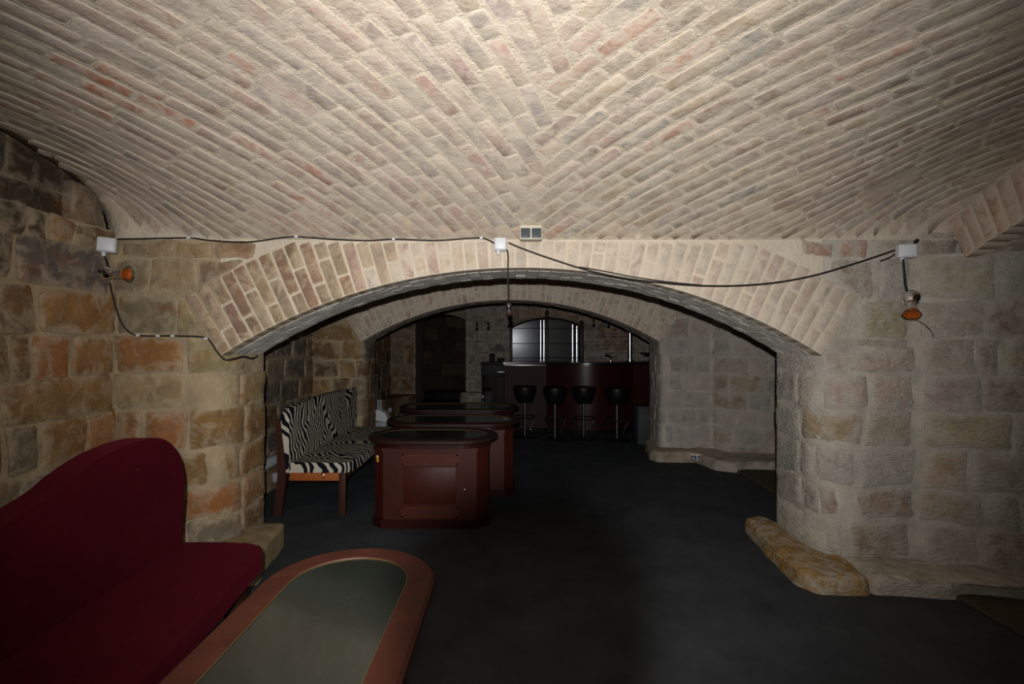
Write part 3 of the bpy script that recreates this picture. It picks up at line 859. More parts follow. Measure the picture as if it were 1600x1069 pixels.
# relieving arch of brick over the back bar, and a patch of red brick beside it
GB = arch_geo(.68, 1.05, 1.72, 1.98)
def vcolb(t, dr, r): return jit(r.choice([lin(148, 118, 102), lin(138, 122, 106), lin(142, 108, 92)]), r, .08, .04)
voussoirs(wall_back, GB, Y3, .27, None, .085, vcolb, rnd, mat='brick_bare')
for r_ in range(6):
    for c_ in range(3):
        x = 1.78+c_*.235-(r_ % 2)*.09; z = 1.28+r_*.078
        def fn(u, v): return Vector((x+.22*u, Y3-.012, z+.066*v)), Vector((0, -1, 0))
        V, F = patch(fn, [0, .06, .94, 1], [0, .12, .88, 1], .008, .006, .02, .002, rnd, cr=.03)
        mesh_obj('brick', V, orient(V, F, Vector((0, -1, 0))), 'brick_bare', wall_back, True, jit(lin(126, 94, 84), rnd, .1, .05))
footing('footing', [(-1.06, 10.38), (-1.02, 10.22), (-.6, 10.18), (-.2, 10.2), (-.2, 10.38)], .44, EP[0], 'stone_pale', wall_back, rnd)
# the passage behind: back wall and two dark steps
pathP = Path([(-2.4, 12.9), (-.4, 12.9)])
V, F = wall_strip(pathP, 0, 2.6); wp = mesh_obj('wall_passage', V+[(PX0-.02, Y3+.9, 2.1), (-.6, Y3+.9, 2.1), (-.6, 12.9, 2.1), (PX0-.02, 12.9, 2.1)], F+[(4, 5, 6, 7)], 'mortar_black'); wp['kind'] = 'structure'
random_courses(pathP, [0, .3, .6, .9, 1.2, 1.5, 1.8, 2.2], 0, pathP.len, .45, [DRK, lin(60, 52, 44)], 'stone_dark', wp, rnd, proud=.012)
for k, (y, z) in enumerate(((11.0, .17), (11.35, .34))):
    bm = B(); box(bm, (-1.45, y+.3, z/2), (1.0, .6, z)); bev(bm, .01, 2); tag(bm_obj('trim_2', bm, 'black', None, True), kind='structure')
mesh_obj('wall_right', [(4.2, 5.9, 0), (4.2, Y3, 0), (4.2, Y3, 2.7), (4.2, 5.9, 2.7)], [(0, 1, 2, 3)], 'mortar_dark')['kind'] = 'structure'
# rear wall behind the viewpoint closes the bay
mesh_obj('wall_rear', [(-2.5, -.82, 0), (2.9, -.82, 0), (2.9, -.82, 2.3), (-2.5, -.82, 2.3)], [(0, 1, 2, 3)], 'mortar_warm')['kind'] = 'structure'

# ================================================================== RED BENCH
rb = empty('upholstered_bench', (-1.4, 1.55, 0), 'long burgundy velvet bench with wavy backrest along the left stone wall', 'bench')
prof = [(0, .43), (0, .70), (.008, .79), (.035, .87), (.08, .935), (.14, .982), (.22, 1.012), (.32, 1.02), (.43, 1.015), (.55, .998), (.68, .957), (.76, .92), (.91, .885), (1.1, .865), (1.3, .875), (1.5, .93), (1.65, .985), (1.8, 1.0), (1.92, .96), (2.0, .86), (2.0, .43)]
pl = []
mid = smooth_line([(0, u, z) for u, z in prof[1:-1]], 3)
pts = [(0, .43)]+[(p.y, p.z) for p in mid]+[(2.0, .43)]
bm = B()
def bx(u): return -1.635+.045*u
front = [bm.verts.new((bx(u), 2.56-u, z)) for u, z in pts]; backv = [bm.verts.new((bx(u)-.11, 2.56-u, z)) for u, z in pts]
N = len(pts)
f1 = bm.faces.new(front); f2 = bm.faces.new(backv[::-1])
for i in range(N): bm.faces.new((front[i], front[(i+1) % N], backv[(i+1) % N], backv[i]))
es = [e for e in bm.edges if (e.verts[0] in front and e.verts[1] in front) or (e.verts[0] in backv and e.verts[1] in backv)]
bmesh.ops.bevel(bm, geom=es, offset=.03, segments=4, affect='EDGES', profile=.5)
bm_obj('backrest', bm, 'red_velvet', rb, True)
seat = [(-1.63, 2.545), (-1.42, 2.545), (-1.30, 2.53), (-1.225, 2.495), (-1.185, 2.43), (-1.17, 2.34), (-1.13, 2.0), (-1.085, 1.5), (-1.05, 1.0), (-1.03, .62), (-1.08, .56), (-1.54, .56)]
bm = B(); prism(bm, seat, .375, .455); bev(bm, .036, 4, 50); bm_obj('seat', bm, 'red_velvet', rb, True)
bm = B(); prism(bm, [(-1.62, 2.46), (-1.34, 2.44), (-1.30, 2.38), (-1.18, .66), (-1.52, .66)], .29, .375); bev(bm, .005, 1); bm_obj('seat_frame', bm, 'dark_wood', rb, True)
for x, y in ((-1.275, 2.37), (-1.60, 2.42), (-1.15, .75), (-1.50, .75)):
    bbox('leg', (x, y, .19), (.07, .09, .38), 'dark_wood', rb, .006)

# ================================================================== OVAL TABLES
def stadium(cx, cy, L, W, n=16, inset=0.0, along='x'):
    r = W/2-inset; h = L/2-W/2; pts = []
    for k in range(n+1): a = -PI/2+PI*k/n; pts.append((h+r*math.cos(a), r*math.sin(a)))
    for k in range(n+1): a = PI/2+PI*k/n; pts.append((-h+r*math.cos(a), r*math.sin(a)))
    if along == 'y': pts = [(-y, x) for x, y in pts]
    return [(cx+x, cy+y) for x, y in pts]
def sweep_ring(bm, loopfn, sect):
    """closed section (inset, z) swept round a plan loop"""
    rings = []
    for ins, z in sect: rings.append([bm.verts.new((x, y, z)) for x, y in loopfn(ins)])
    n = len(rings[0]); m = len(rings)
    for a in range(m):
        b = (a+1) % m
        for k in range(n): bm.faces.new((rings[a][k], rings[a][(k+1) % n], rings[b][(k+1) % n], rings[b][k]))
def oval_table(cx, cy, L, W, bl, bw, along, label, face=True, rim=.085, sticker=False, H=.70):
    t = empty('oval_table', (cx, cy, 0), label, 'table', 'oval mahogany cabinet tables with smoked glass tops')
    bm = B(); sweep_ring(bm, lambda i: stadium(cx, cy, L, W, 18, i, along), [(rim, H-.034), (.010, H-.034), (.0, H-.026), (0, H-.009), (.010, H), (rim-.006, H), (rim, H-.008)])
    bm_obj('table_rim', bm, 'mahogany_top' if along == 'y' else 'rim_shaded', t, True)
    bm = B(); prism(bm, stadium(cx, cy, L, W, 18, rim-.001, along), H-.03, H-.006); bm_obj('glass_top', bm, 'glass_top', t, False)
    bm = B(); tube(bm, [(x, y, H-.0045) for x, y in stadium(cx, cy, L, W, 18, rim-.002, along)], .0022, 6, 0, True); bm_obj('brass_inlay', bm, 'inlay', t, True)
    bm = B(); prism(bm, stadium(cx, cy, L, W, 18, rim-.02, along), H-.077, H-.031); bm_obj('under_board', bm, 'mahogany_dark', t, False)
    def octo(hl, hw, c):
        p = [(-hl+c, -hw), (hl-c, -hw), (hl, -hw+c), (hl, hw-c), (hl-c, hw), (-hl+c, hw), (-hl, hw-c), (-hl, -hw+c)]
        if along == 'y': p = [(-y, x) for x, y in p]
        return [(cx+x, cy+y) for x, y in p]
    bm = B(); prism(bm, octo(bl/2, bw/2, .085), .05, H-.075); bev(bm, .012, 3); bm_obj('body', bm, 'mahogany', t, True)
    bm = B(); prism(bm, octo(bl/2+.018, bw/2+.018, .09), 0, .065); bev(bm, .012, 2); bm_obj('base_moulding', bm, 'mahogany_dark', t, True)
    bm = B(); prism(bm, octo(bl/2+.012, bw/2+.012, .088), H-.1, H-.076); bev(bm, .006, 2); bm_obj('top_moulding', bm, 'mahogany', t, True)
    if face:
        y = cy-bw/2; x0 = cx-.215; wd = .43
        for za, zb in ((H-.205, H-.125), (.085, .165)):
            bm = B()
            for (c, s) in (((x0+wd/2, y-.006, za+.005), (wd, .014, .012)), ((x0+wd/2, y-.006, zb-.005), (wd, .014, .012)), ((x0+.006, y-.006, (za+zb)/2), (.012, .014, zb-za)), ((x0+wd-.006, y-.006, (za+zb)/2), (.012, .014, zb-za))): box(bm, c, s)
            for k in range(26): box(bm, (x0+.02+k*(wd-.04)/25, y-.004, (za+zb)/2), (.006, .01, zb-za-.02))
            for k in range(4): box(bm, (x0+wd/2, y-.003, za+.018+k*.0148), (wd-.02, .008, .005))
            bm_obj('vent_grille', bm, 'grille', t)
        bbox('front_panel', (x0+wd/2, y-.004, (H-.225+.19)/2), (wd-.02, .010, H-.225-.19), 'mahogany', t, .004)
        bbox('lock', (cx+.27, y-.004, .30), (.012, .012, .012), 'chrome_dull', t, .003)
    if sticker:
        sx, sy = cx-bl/2+.03, cy-bw/2+.045; rot = Matrix.Rotation(-PI/4, 3, 'Z')
        s = bbox('sticker', (sx, sy, H-.17), (.028, .004, .05), 'yellow', t, .001, rot)
        bbox('sticker_edge', (sx-.003, sy-.003, H-.15), (.026, .004, .014), 'sticker_white', s, .001, rot)
    return t
oval_table(-.515, 1.36, 1.02, .54, .80, .34, 'y', 'nearest oval table with smoked glass top, beside the red bench', face=False, rim=.088)
oval_table(-.64, 4.19, 1.05, .60, .90, .40, 'x', 'oval mahogany table with wooden vent grilles, beside the zebra bench', sticker=True)
oval_table(-.57, 5.02, 1.30, .64, 1.16, .42, 'x', 'oval mahogany table directly behind the one with vent grilles', face=False)
oval_table(-.62, 6.02, 1.40, .70, 1.2, .44, 'x', 'farthest oval table, half hidden behind the other glass tops', face=False)

# ================================================================== ZEBRA BENCH
zb = empty('zebra_bench', (-1.65, 5.25, 0), 'zebra striped upholstered bench with wooden legs by the left wall', 'bench')
zp = smooth_line([(0, 4.27, .36), (0, 4.27, .78), (0, 4.29, .85), (0, 4.36, .885), (0, 4.55, .905), (0, 4.9, .92), (0, 5.4, .922), (0, 5.9, .905), (0, 6.10, .89), (0, 6.13, .86), (0, 6.13, .36)], 3)
bm = B(); extr(bm, [(-1.86, p.y, p.z) for p in zp], (-.075, 0, 0))
es = [e for e in bm.edges if abs(e.verts[0].co.x-e.verts[1].co.x) < 1e-5]
bmesh.ops.bevel(bm, geom=es, offset=.022, segments=3, affect='EDGES', profile=.5); bm_obj('backrest', bm, 'zebra', zb, True)
bm = B(); prism(bm, [(-1.88, 4.28), (-1.40, 4.28), (-1.355, 4.33), (-1.34, 4.6), (-1.35, 5.3), (-1.38, 6.0), (-1.42, 6.12), (-1.88, 6.12)], .355, .44); bev(bm, .03, 4, 50); bm_obj('seat', bm, 'zebra', zb, True)
bbox('side_rail', (-1.63, 4.295, .325), (.46, .03, .075), 'orange_wood', zb, .006)
bbox('back_rail', (-1.90, 5.2, .36), (.035, 1.8, .07), 'brown_wood', zb, .005)
bbox('front_rail', (-1.41, 5.2, .325), (.03, 1.74, .06), 'brown_wood', zb, .005)
bbox('side_rail', (-1.63, 6.09, .325), (.46, .03, .07), 'brown_wood', zb, .006)
for x, y, h in ((-1.42, 4.30, .355), (-1.42, 6.09, .355)): bbox('leg', (x, y, h/2), (.055, .05, h), 'brown_wood', zb, .006)
for y in (4.275, 6.12):
    bm = B(); extr(bm, [(-1.985, y-.02, 0), (-1.92, y-.02, 0), (-1.885, y-.02, .30), (-1.885, y-.02, .42), (-1.93, y-.02, .80), (-1.965, y-.02, .80), (-1.95, y-.02, .35)], (0, .04, 0)); bev(bm, .005, 2); bm_obj('rear_post', bm, 'brown_wood', zb, True)
bm = B(); tube(bm, [(-1.60, 4.277, .345), (-1.575, 4.275, .345), (-1.57, 4.275, .32), (-1.59, 4.275, .31)], .0035, 6); bm_obj('hook', bm, 'chrome_dull', zb, True)

# ================================================================== BAR COUNTER
bar = empty('bar_counter', (1.5, 8.6, 0), 'curved dark red bar counter with black top at the far end', 'bar counter')
arc = [(.56, 8.32)]+[(.56+1.40*k/16, 8.32-.30*math.sin(PI*k/16)) for k in range(1, 16)]+[(1.96, 8.32)]
def slab(line, off, z0, z1):
    back = [(x, y+off) for x, y in line[::-1]]; bm = B(); prism(bm, line+back, z0, z1); return bm
bm = slab([(-.10, 8.32), (.56, 8.32)], .05, .06, 1.085); bev(bm, .004, 1); bm_obj('flat_panel', bm, 'bar_grey', bar, True)
bm = slab(arc, .05, .06, 1.085); bm_obj('curved_panel', bm, 'mahogany_dark', bar, True)
bm = slab([(1.96, 8.32), (2.35, 8.36), (3.3, 8.40)], .05, .06, 1.085); bm_obj('end_panel', bm, 'mahogany_dark', bar, True)
full = [(-.14, 8.26), (.52, 8.26)]+[(x, y-.06) for x, y in arc[1:-1]]+[(1.99, 8.27), (3.3, 8.33)]
bm = slab(full, .55, 1.085, 1.125); bev(bm, .012, 2, 50); bm_obj('countertop', bm, 'black_gloss', bar, True)
bm = slab([(x, y+.05) for x, y in full[:1]+full[1:]], .08, .0, .06); bm_obj('kick_plinth', bm, 'black', bar)
bbox('side_panel', (-.085, 8.56, .57), (.03, .48, 1.02), 'bar_grey', bar, .003)
bbox('trim_edge', (.21, 8.255, 1.075), (.68, .012, .014), 'steel_brushed', bar, .003)

# ================================================================== BAR STOOLS
def stool(x, y, phi, label):
    t = empty('bar_stool', (x, y, 0), label, 'bar stool', 'black bar stools in front of the bar counter')
    bm = B(); lathe(bm, (x, y, .54), (0, 0, 1), [(0, .0), (0, .115), (.012, .128), (.10, .158), (.20, .180), (.228, .178), (.242, .165), (.236, .12), (.222, 0)], 28); bm_obj('seat', bm, 'black_leather', t, True)
    bm = B(); lathe(bm, (x, y, .02), (0, 0, 1), [(0, .026), (.30, .026), (.301, .029), (.33, .029), (.331, .024), (.525, .024), (.525, .05)], 18); bm_obj('column', bm, 'steel', t, True)
    bm = B(); lathe(bm, (x, y, 0), (0, 0, 1), [(0, .19), (.008, .19), (.018, .175), (.026, .05), (.045, .032), (.045, 0)], 32); bm_obj('base', bm, 'black_gloss', t, True)
    bm = B(); tube(bm, [(x+.175*math.cos(2*PI*k/28), y+.175*math.sin(2*PI*k/28), .315) for k in range(28)], .009, 8, 0, True); ft = bm_obj('foot_ring', bm, 'chrome', t, True)
    for k in range(3):
        a = phi+2*PI*k/3; c, s = math.cos(a), math.sin(a)
        bm = B(); tube(bm, [(x+.178*c, y+.178*s, .33), (x+.13*c, y+.13*s, .20), (x+.095*c, y+.095*s, .135), (x+.06*c, y+.06*s, .125), (x+.02*c, y+.02*s, .125)], .009, 8, 4); bm_obj('strut', bm, 'chrome', ft, True)
    return t
for (px, py, phi, lab) in ((820, 683.5, -.35, 'black bar stool in front of the brown flat end of the bar, nearest the tables'),
                           (867, 687, -.5236, 'second bar stool from the tables, at the start of the curved bar front'),
                           (912, 686, -.6, 'third bar stool from the tables, at the bulge of the curved bar'),
                           (964, 689, -.6, 'bar stool nearest the right stone pier')):
    d = EYE*800/(py-534.5); stool((px-800)/800*d, d, phi, lab)

# ================================================================== BACK BAR (arched mirror unit with finials)
bb = empty('back_bar', (.70, 10.18, 0), 'arched mirrored back bar with dark posts, finials and polished steel strips', 'shelf unit')
bx0, bx1, by = -.02, 1.43, 10.06
bm = B()
gb = arch_geo((bx0+bx1)/2, (bx1-bx0)/2, 1.73, 1.92)
pts = [(bx0, by+.14, .9)]+[(gb[0]+gb[2]*math.sin(-gb[3]+2*gb[3]*k/20), by+.14, gb[1]+gb[2]*math.cos(-gb[3]+2*gb[3]*k/20)) for k in range(21)]+[(bx1, by+.14, .9)]
extr(bm, pts, (0, .03, 0)); bm_obj('back_board', bm, 'black', bb)
def clipped_panel(name, x0, x1, z0, mat, y):
    n = 10; top = []
    for k in range(n+1):
        x = x0+(x1-x0)*k/n; top.append((x, y, gb[1]+math.sqrt(gb[2]**2-(x-gb[0])**2)-.02))
    bm = B(); extr(bm, [(x0, y, z0)]+top+[(x1, y, z0)], (0, .012, 0)); return bm_obj(name, bm, mat, bb)
clipped_panel('mirror', bx0+.03, .545, .95, 'dark_mirror', by+.125)
clipped_panel('mirror', .72, 1.175, .95, 'dark_panel', by+.125)
for xs in ((.548, .598), (.612, .662), (1.18, 1.245), (1.265, 1.33)):        # half-round polished strips
    xm = (xs[0]+xs[1])/2; r = (xs[1]-xs[0])/2; zt = gb[1]+math.sqrt(gb[2]**2-(xm-gb[0])**2)-.03
    bm = B(); extr(bm, [(xm+r*math.cos(PI+PI*k/12), by+.12+r*.35*math.sin(PI+PI*k/12), .95) for k in range(13)], (0, 0, zt-.95)); bm_obj('steel_strip', bm, 'steel', bb, True)
for z in (1.72, 1.42, 1.14):
    bm = B(); box(bm, (.69, by+.06, z), (1.38, .10, .012)); bev(bm, .003, 1); bm_obj('shelf', bm, 'dark_mirror', bb)
    bm = B(); tube(bm, [(bx0+.03, by+.008, z), (bx1-.03, by+.008, z)], .008, 8, 0); bm_obj('shelf_rail', bm, 'steel_brushed', bb, True)
for x, zt in ((bx0, 1.73), (.69, 1.94), (1.38, 1.74)):
    p = bbox('post', (x, by+.07, (.86+zt)/2), (.055, .12, zt-.86), 'dark_wood', bb, .006)
    bm = B(); lathe(bm, (x, by+.07, zt), (0, 0, 1), [(0, .05), (.02, .05), (.03, .025), (.05, .022), (.075, .045), (.10, .045), (.125, .022), (.15, .006), (.155, 0)], 14); bm_obj('finial', bm, 'dark_wood', p, True)
bm = B(); tube(bm, [(gb[0]+gb[2]*math.sin(-gb[3]+2*gb[3]*k/24), by+.10, gb[1]+gb[2]*math.cos(-gb[3]+2*gb[3]*k/24)) for k in range(25)], .018, 8, 0); bm_obj('arched_rail', bm, 'dark_wood', bb, True)
bbox('base_cabinet', (.70, by+.1, .45), (1.5, .42, .9), 'cabinet_dark', bb, .006)

# side cabinet left of the bar
sc_ = empty('side_cabinet', (-.32, 9.1, 0), 'dark cabinet with a drawer and open shelf left of the bar counter', 'cabinet')
cy = 9.0
for (n_, c, s, m_) in (('carcass_side', (-.53, cy+.22, .53), (.025, .44, 1.06), 'cabinet_dark'), ('carcass_side', (-.335, cy+.22, .43), (.02, .43, .86), 'cabinet_dark'), ('carcass_side', (-.115, cy+.22, .53), (.025, .44, 1.06), 'cabinet_dark'),
                       ('worktop', (-.32, cy+.21, 1.075), (.47, .48, .03), 'cabinet_dark'), ('back_panel', (-.32, cy+.43, .53), (.42, .02, 1.04), 'cabinet_inside'),
                       ('shelf', (-.43, cy+.22, .60), (.19, .40, .02), 'cabinet_inside'), ('bottom_panel', (-.32, cy+.22, .06), (.42, .42, .03), 'cabinet_dark')):
    bbox(n_, c, s, m_, sc_, .003)
dr = bbox('drawer', (-.325, cy-.008, .955), (.41, .02, .19), 'cabinet_dark', sc_, .004)
bbox('handle', (-.20, cy-.028, .925), (.15, .014, .014), 'steel_brushed', dr, .004)
bbox('door', (-.225, cy-.008, .46), (.20, .02, .76), 'cabinet_inside', sc_, .004)
bbox('door', (-.425, cy-.008, .32), (.14, .02, .50), 'cabinet_dark', sc_, .004)
for z in (.49, .385): bbox('catch', (-.512, cy-.01, z), (.03, .02, .06 if z > .4 else .045), 'grey_plastic', sc_, .003)
sp = empty('loudspeaker', (-.36, 9.2, 1.09), 'small upright black loudspeaker standing on the side cabinet', 'loudspeaker')
bbox('cabinet', (-.36, 9.22, 1.165), (.10, .10, .15), 'black', sp, .008)
bm = B(); lathe(bm, (-.36, 9.175, 1.145), (0, -1, 0), [(0, .036), (.004, .036), (.003, .030), (-.004, .01), (-.004, 0)], 16); bm_obj('cone', bm, 'black_leather', sp, True)
bd = empty('cash_box', (-.20, 9.2, 1.09), 'low black box on the side cabinet beside the loudspeaker', 'box')
bbox('body', (-.20, 9.2, 1.122), (.13, .12, .062), 'black', bd, .006)
bbox('lid', (-.20, 9.2, 1.158), (.136, .126, .012), 'black_leather', bd, .004)

# chrome pole, taps
pole = empty('chrome_pole', (2.0, 8.86, 1.12), 'vertical chrome pole rising from the right end of the bar', 'pole')
bm = B(); lathe(bm, (2.0, 8.68, 1.125), (0, 0, 1), [(0, .038), (1.18, .038)], 20); bm_obj('tube', bm, 'steel', pole, True)
bm = B(); lathe(bm, (2.0, 8.68, 1.125), (0, 0, 1), [(0, .06), (.012, .06), (.02, .042), (.05, .041)], 20); bm_obj('flange', bm, 'chrome_dull', pole, True)
tp = empty('bar_tap', (1.5, 8.6, 1.125), 'small curved chrome tap on the bar top left of the pole', 'tap')
bm = B(); tube(bm, [(1.66, 8.62, 1.125), (1.66, 8.62, 1.19), (1.62, 8.60, 1.225), (1.56, 8.58, 1.22), (1.54, 8.575, 1.19)], .011, 8); bm_obj('spout', bm, 'chrome_dull', tp, True)
bm = B(); lathe(bm, (1.66, 8.62, 1.125), (0, 0, 1), [(0, .026), (.02, .026), (.025, .015), (.03, 0)], 14); bm_obj('base', bm, 'chrome_dull', tp, True)
bm = B(); tube(bm, [(1.66, 8.62, 1.19), (1.69, 8.60, 1.205)], .007, 8, 0); bm_obj('lever', bm, 'chrome_dull', tp, True)
sh = empty('glass_rack', (2.2, 8.7, 1.2), 'dark two-tier rack above the right end of the bar', 'rack')
bbox('tier', (2.34, 8.70, 1.262), (.28, .18, .018), 'black', sh, .003); bbox('tier', (2.37, 8.70, 1.225), (.22, .16, .014), 'black', sh, .003)
bbox('foot', (2.42, 8.70, 1.172), (.03, .12, .094), 'black', sh, .003)

# small black lamps on the end wall
for px, py, lab in ((745, 512, 'left of the two black wall lamps between the passage and back bar'), (763, 511, 'black wall lamp nearest the left post of the back bar'),
                    (928, 506, 'black wall lamp just right of the back bar'), (951, 508, 'black wall lamp farther right, beneath the second arch')):
    p = at(px, py, 10.33)
    t = empty('wall_lamp', (p.x, 10.38, p.z), lab, 'lamp', 'small black lamps on the end wall')
    bm = B(); tube(bm, [(p.x, 10.375, p.z+.07), (p.x, 10.35, p.z+.10), (p.x+.01, 10.33, p.z+.06), (p.x, 10.33, p.z)], .008, 8); bm_obj('arm', bm, 'black', t, True)
    bm = B(); lathe(bm, (p.x, 10.33, p.z+.01), (0, 0, -1), [(0, .008), (.01, .018), (.05, .03), (.075, .022), (.08, 0)], 12); bm_obj('shade', bm, 'black', t, True)
    bm = B(); lathe(bm, (p.x, 10.39, p.z+.07), (0, -1, 0), [(0, .025), (.012, .025), (.014, 0)], 12); bm_obj('wall_plate', bm, 'black', t, True)

# grey box behind the right pier, pale plastic unit behind the left pier
gx = empty('grey_box', (1.9, 7.2, 0), 'plain grey box standing behind the right pier of the second arch', 'box')
bbox('body', (1.95, 7.25, .27), (.40, .3, .50), 'grey_laminate', gx, .006); bbox('lid', (1.95, 7.25, .535), (.415, .315, .03), 'grey_laminate', gx, .005)
hu = empty('plastic_unit', (-1.86, 7.15, 0), 'pale grey rounded plastic unit with pipes behind the left pier', 'appliance')
bm = B(); extr(bm, [(-2.0, 7.1, .37), (-1.72, 7.1, .34), (-1.73, 7.1, .40), (-1.76, 7.1, .46), (-1.82, 7.1, .50), (-2.0, 7.1, .52)], (0, .16, 0)); bev(bm, .01, 2); bm_obj('hood', bm, 'white_plastic', hu, True)
bbox('lower_box', (-1.85, 7.18, .17), (.20, .14, .34), 'grey_plastic', hu, .008)
for x in (-1.875, -1.84): 
    bm = B(); tube(bm, [(x, 7.18, .50), (x, 7.18, .64)], .012, 8, 0); bm_obj('pipe', bm, 'grey_plastic', hu, True)
bm = B(); tube(bm, [(-1.90, 7.2, .5), (-1.90, 7.2, 1.0)], .016, 8, 0); bm_obj('pipe', bm, 'grey_laminate', hu, True)
so = empty('wall_socket', (-1.85, 8.0, .4), 'small white socket box left of the farthest table', 'socket')
p = at(609, 641, 9.15)
bbox('body', (p.x, 9.17, p.z), (.06, .05, .075), 'white_plastic', so, .006); bbox('cover', (p.x, 9.14, p.z), (.05, .012, .06), 'grey_plastic', so, .003)
# socket strip and box low on the left wall of the second bay
ss = empty('socket_strip', (-2.44, 5.0, .2), 'white ribbed plastic strip low on the left wall behind the zebra bench', 'socket strip')
bbox('housing', (-2.435, 5.10, .245), (.06, .50, .095), 'white_plastic', ss, .008)
for k in range(10): bbox('rib', (-2.403, 4.92+k*.042, .245), (.012, .014, .06), 'grey_plastic', ss, .002)
s2_ = empty('wall_socket', (-2.3, 4.95, .1), 'small grey socket box beneath the white strip behind the zebra bench', 'socket')
bbox('body', (-2.325, 5.06, .12), (.05, .09, .09), 'grey_plastic', s2_, .006); bbox('cover', (-2.297, 5.06, .12), (.012, .075, .075), 'white_plastic', s2_, .003)

# ================================================================== JUNCTION BOXES, CABLES, LAMPS on the front arch
def jbox(c, w_, h_, dpt, yaw, label, tilt=0):
    t = empty('junction_box', c, label, 'junction box', 'white junction boxes on the front arch wall')
    rot = Matrix.Rotation(yaw, 3, 'Z') @ Matrix.Rotation(tilt, 3, 'Y')
    bbox('body', c, (w_, dpt, h_), 'white_plastic', t, .008, rot)
    n = rot @ Vector((0, -1, 0)); bbox('lid', Vector(c)+n*(dpt/2+.004), (w_*.86, .012, h_*.86), 'white_plastic', t, .005, rot)
    g = Vector(c)+rot @ Vector((-w_*.18, 0, -h_/2))
    bm = B(); lathe(bm, g, (0, 0, -1), [(-.005, .012), (.012, .012), (.014, .009), (.024, .009), (.024, 0)], 12); bm_obj('cable_gland', bm, 'white_plastic', t, True)
    return t
cL = at(168, 383.5, 3.08); jbox(cL, .092, .088, .075, .45, 'white junction box in the left corner above the amber spotlight', .06)
cM = at(782, 382, 3.155); jbox(cM, .076, .080, .055, 0, 'white junction box above the crown of the front arch')
cR = at(1415, 393, 3.13); jbox(cR, .095, .082, .07, -.25, 'white junction box on the right pier above the amber spotlight')

def cable(pts, label, name='cable', r=.005, clips=(), group=None, dark='cable'):
    P = [at(*p) for p in pts]
    t = empty(name, P[0], label, 'cable', group)
    bm = B(); tube(bm, P, r, 8, 5); bm_obj('sheath', bm, dark, t, True)
    for c in clips:
        q = at(*c); bbox('cable_clip', q, (.018, .022, .014), 'white_plastic', t, .003)
    return t
d0 = 3.175
cable([(180, 373.5, 3.10), (225, 373, 3.165), (295, 372, d0), (330, 376, d0), (385, 378.5, d0), (440, 371.5, d0), (467, 370, d0), (520, 374, d0), (575, 376, d0), (616, 374, d0), (680, 376, d0), (725, 373, d0), (752, 372, d0), (765, 376, d0), (772, 380, 3.165)],
      'black cable clipped along the wall from the left box to the middle box', clips=[(295, 372, d0-.006), (463, 370, d0-.006), (615, 374, d0-.006), (752, 372, d0-.006)])
sag = cable([(794, 379, 3.15), (815, 388, 3.15), (860, 404, 3.14), (925, 424, 3.13), (1000, 438, 3.12), (1100, 446.5, 3.11), (1190, 444, 3.11), (1265, 432, 3.11), (1335, 412, 3.115), (1398, 391, 3.12)], 'black cable sagging freely from the middle box to the right box')
bm = B(); tube(bm, [at(*q) for q in [(905, 417, 3.135), (945, 424, 3.15), (985, 432, 3.15), (1040, 440, 3.13), (1095, 445.5, 3.112)]], .0035, 8, 5); bm_obj('second_strand', bm, 'cable', sag, True)
cable([(1398, 397, 3.12), (1389, 403, 3.11), (1376, 407.5, 3.10)], 'short loose cable stub on the left of the right box', r=.004)
cable([(171, 441, 3.10), (178, 470, 3.13), (190, 505, 3.15), (205, 521, 3.165), (225, 525, d0), (270, 525, d0), (318, 527, d0), (328, 533, d0), (340, 551, d0), (352, 562, 3.20), (366, 560.5, 3.22), (380, 557, 3.28), (394, 560, 3.42), (402, 556, 3.55)],
      'black cable dropping from the left spotlight to the arch foot', r=.005, clips=[(216, 524, d0-.006), (247, 525, d0-.006), (270, 525, d0-.006), (322, 529, d0-.006)])
cable([(163, 399, 3.075), (166, 407, 3.08), (169, 416, 3.075)], 'short black lead from the left junction box to its spotlight', r=.006)
cable([(1411, 405, 3.12), (1413, 425, 3.12), (1415, 445, 3.10), (1420, 461, 3.06)], 'short black lead from the right junction box to its spotlight', r=.006)
cable([(792, 390, 3.14), (794, 400, 3.13), (793.5, 430, 3.13), (794, 470, 3.13)], 'black cable hanging from the middle box in the archway', r=.0045)

def spotlight(p, ax, label, glass='amber', s=1.0, hexn=8, gr=.044, body='chrome'):
    t = empty('spotlight', p, label, 'lamp', 'chrome spotlights with coloured glass')
    bm = B(); lathe(bm, p, ax, [(-.052*s, 0), (-.050*s, .018*s), (-.036*s, .034*s), (-.012*s, .042*s), (.012*s, .038*s), (.03*s, .028*s), (.033*s, .031*s), (.04*s, .031*s), (.043*s, .027*s), (.075*s, .026*s), (.082*s, .030*s), (.098*s, .034*s), (.098*s, 0)], 24); bm_obj('housing', bm, body, t, True)
    d, u, v = frame_of(ax); q = Vector(p)+d*.096*s
    bm = B(); lathe(bm, q, ax, [(0, .030*s), (.022*s, gr*s), (.026*s, gr*s), (.020*s, .028*s), (.012*s, .024*s), (.012*s, 0)], hexn); bm_obj('glass_shade', bm, glass, t, False)
    bm = B(); tube(bm, [q+d*.027*s+(u*math.cos(2*PI*k/24)+v*math.sin(2*PI*k/24))*.045*s for k in range(24)], .0022, 6, 0, True); bm_obj('wire_ring', bm, 'cable', t, True)
    bm = B(); lathe(bm, Vector(p)-d*.005*s+Vector((0, -.040*s, .004)), (0, -1, 0), [(-.008, .011*s), (.003, .011*s), (.003, 0)], 12); bm_obj('screw_hole', bm, 'bulb_gap', t, True)
    return t
l1 = spotlight(at(166, 427, 3.02), (.97, .10, -.03), 'chrome spotlight with amber glass on the left corner of the wall', gr=.033, hexn=16)
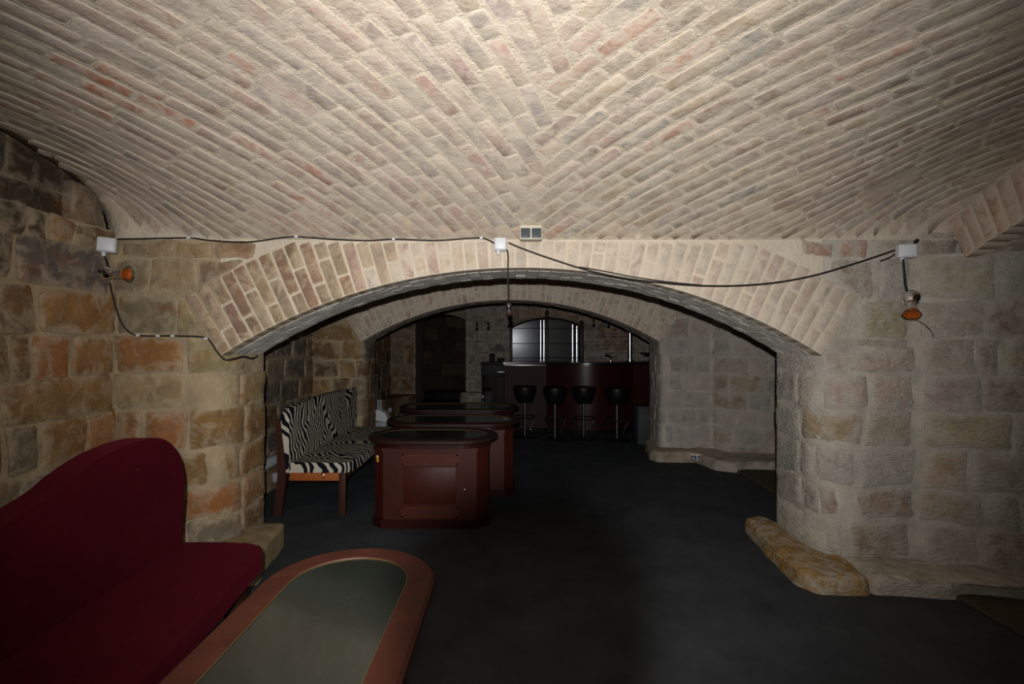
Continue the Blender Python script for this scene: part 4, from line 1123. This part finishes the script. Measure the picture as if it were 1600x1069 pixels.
a0, a1 = at(150, 425, 3.09), at(162, 427, 3.03)
bm = B(); tube(bm, [a0, a1], .009, 8, 0); bm_obj('bracket', bm, 'chrome_dull', l1, True)
l2 = spotlight(at(1426, 466, 3.03), (-.36, -.42, -.80), 'chrome spotlight with amber glass on the right pier')
bm = B(); tube(bm, [at(1441, 508, 3.0)+Vector((.02, -.02, 0)), at(1446, 500, 3.05), at(1456, 514, 3.1), at(1461, 526, 3.13)], .0016, 6); 
bm.free()
bm = B(); tube(bm, [at(1423, 496, 2.98), at(1440, 504, 3.03), at(1453, 515, 3.08), at(1460, 528, 3.12)], .0016, 6); bm_obj('loose_wire', bm, 'brown_wood', l2, True)
bm = B(); tube(bm, [at(1428, 462, 3.05), at(1432, 458, 3.16)], .009, 8, 0); bm_obj('bracket', bm, 'chrome_dull', l2, True)
l3 = spotlight(at(795, 479, 3.13), (.05, -.15, -1), 'small chrome lamp with dark red glass hanging in the archway', 'red_glass', .44, 6, .05, 'dark_chrome')

def socket(c, rotm, label, w_=.132, h_=.09):
    t = empty('double_socket', c, label, 'socket', 'beige double sockets with dark flaps')
    c = Vector(c); R_ = rotm
    bbox('plate', c, (w_, .035, h_), 'beige_plastic', t, .006, R_)
    for sx in (-1, 1):
        bbox('flap', c+R_ @ Vector((sx*w_*.245, -.022, -h_*.12)), (w_*.43, .014, h_*.66), 'flap_grey', t, .004, R_)
    bm = B(); lathe(bm, c+R_ @ Vector((0, -.016, h_*.36)), R_ @ Vector((0, -1, 0)), [(0, .009), (.004, .008), (.005, 0)], 12); bm_obj('screw_cap', bm, 'beige_plastic', t, True)
    return t
socket(at(829.5, 364, 3.06), Matrix.Rotation(math.radians(-14), 3, 'X'), 'beige double socket with dark flaps where vault meets front arch')
socket(at(1089, 715, 6.10)+Vector((0, .0, .0)), Matrix.Rotation(math.radians(-18), 3, 'Z') @ Matrix.Rotation(math.radians(-15), 3, 'X'), 'beige double socket with dark flaps on the right footing stone of the second arch', .155, .09)
# small iron bolt stub in the corner over the right box
ib = empty('iron_bolt', at(1432, 377, 3.13), 'rusty iron bolt stub above the right junction box', 'bolt')
bm = B(); tube(bm, [at(1433, 376, 3.17), at(1431, 378, 3.10)], .012, 8, 0); bm_obj('shank', bm, 'black', ib, True)
bm = B(); tube(bm, [at(1430, 378, 3.13), at(1429.5, 386, 3.12)], .004, 6, 0); bm_obj('wire', bm, 'black', ib, True)
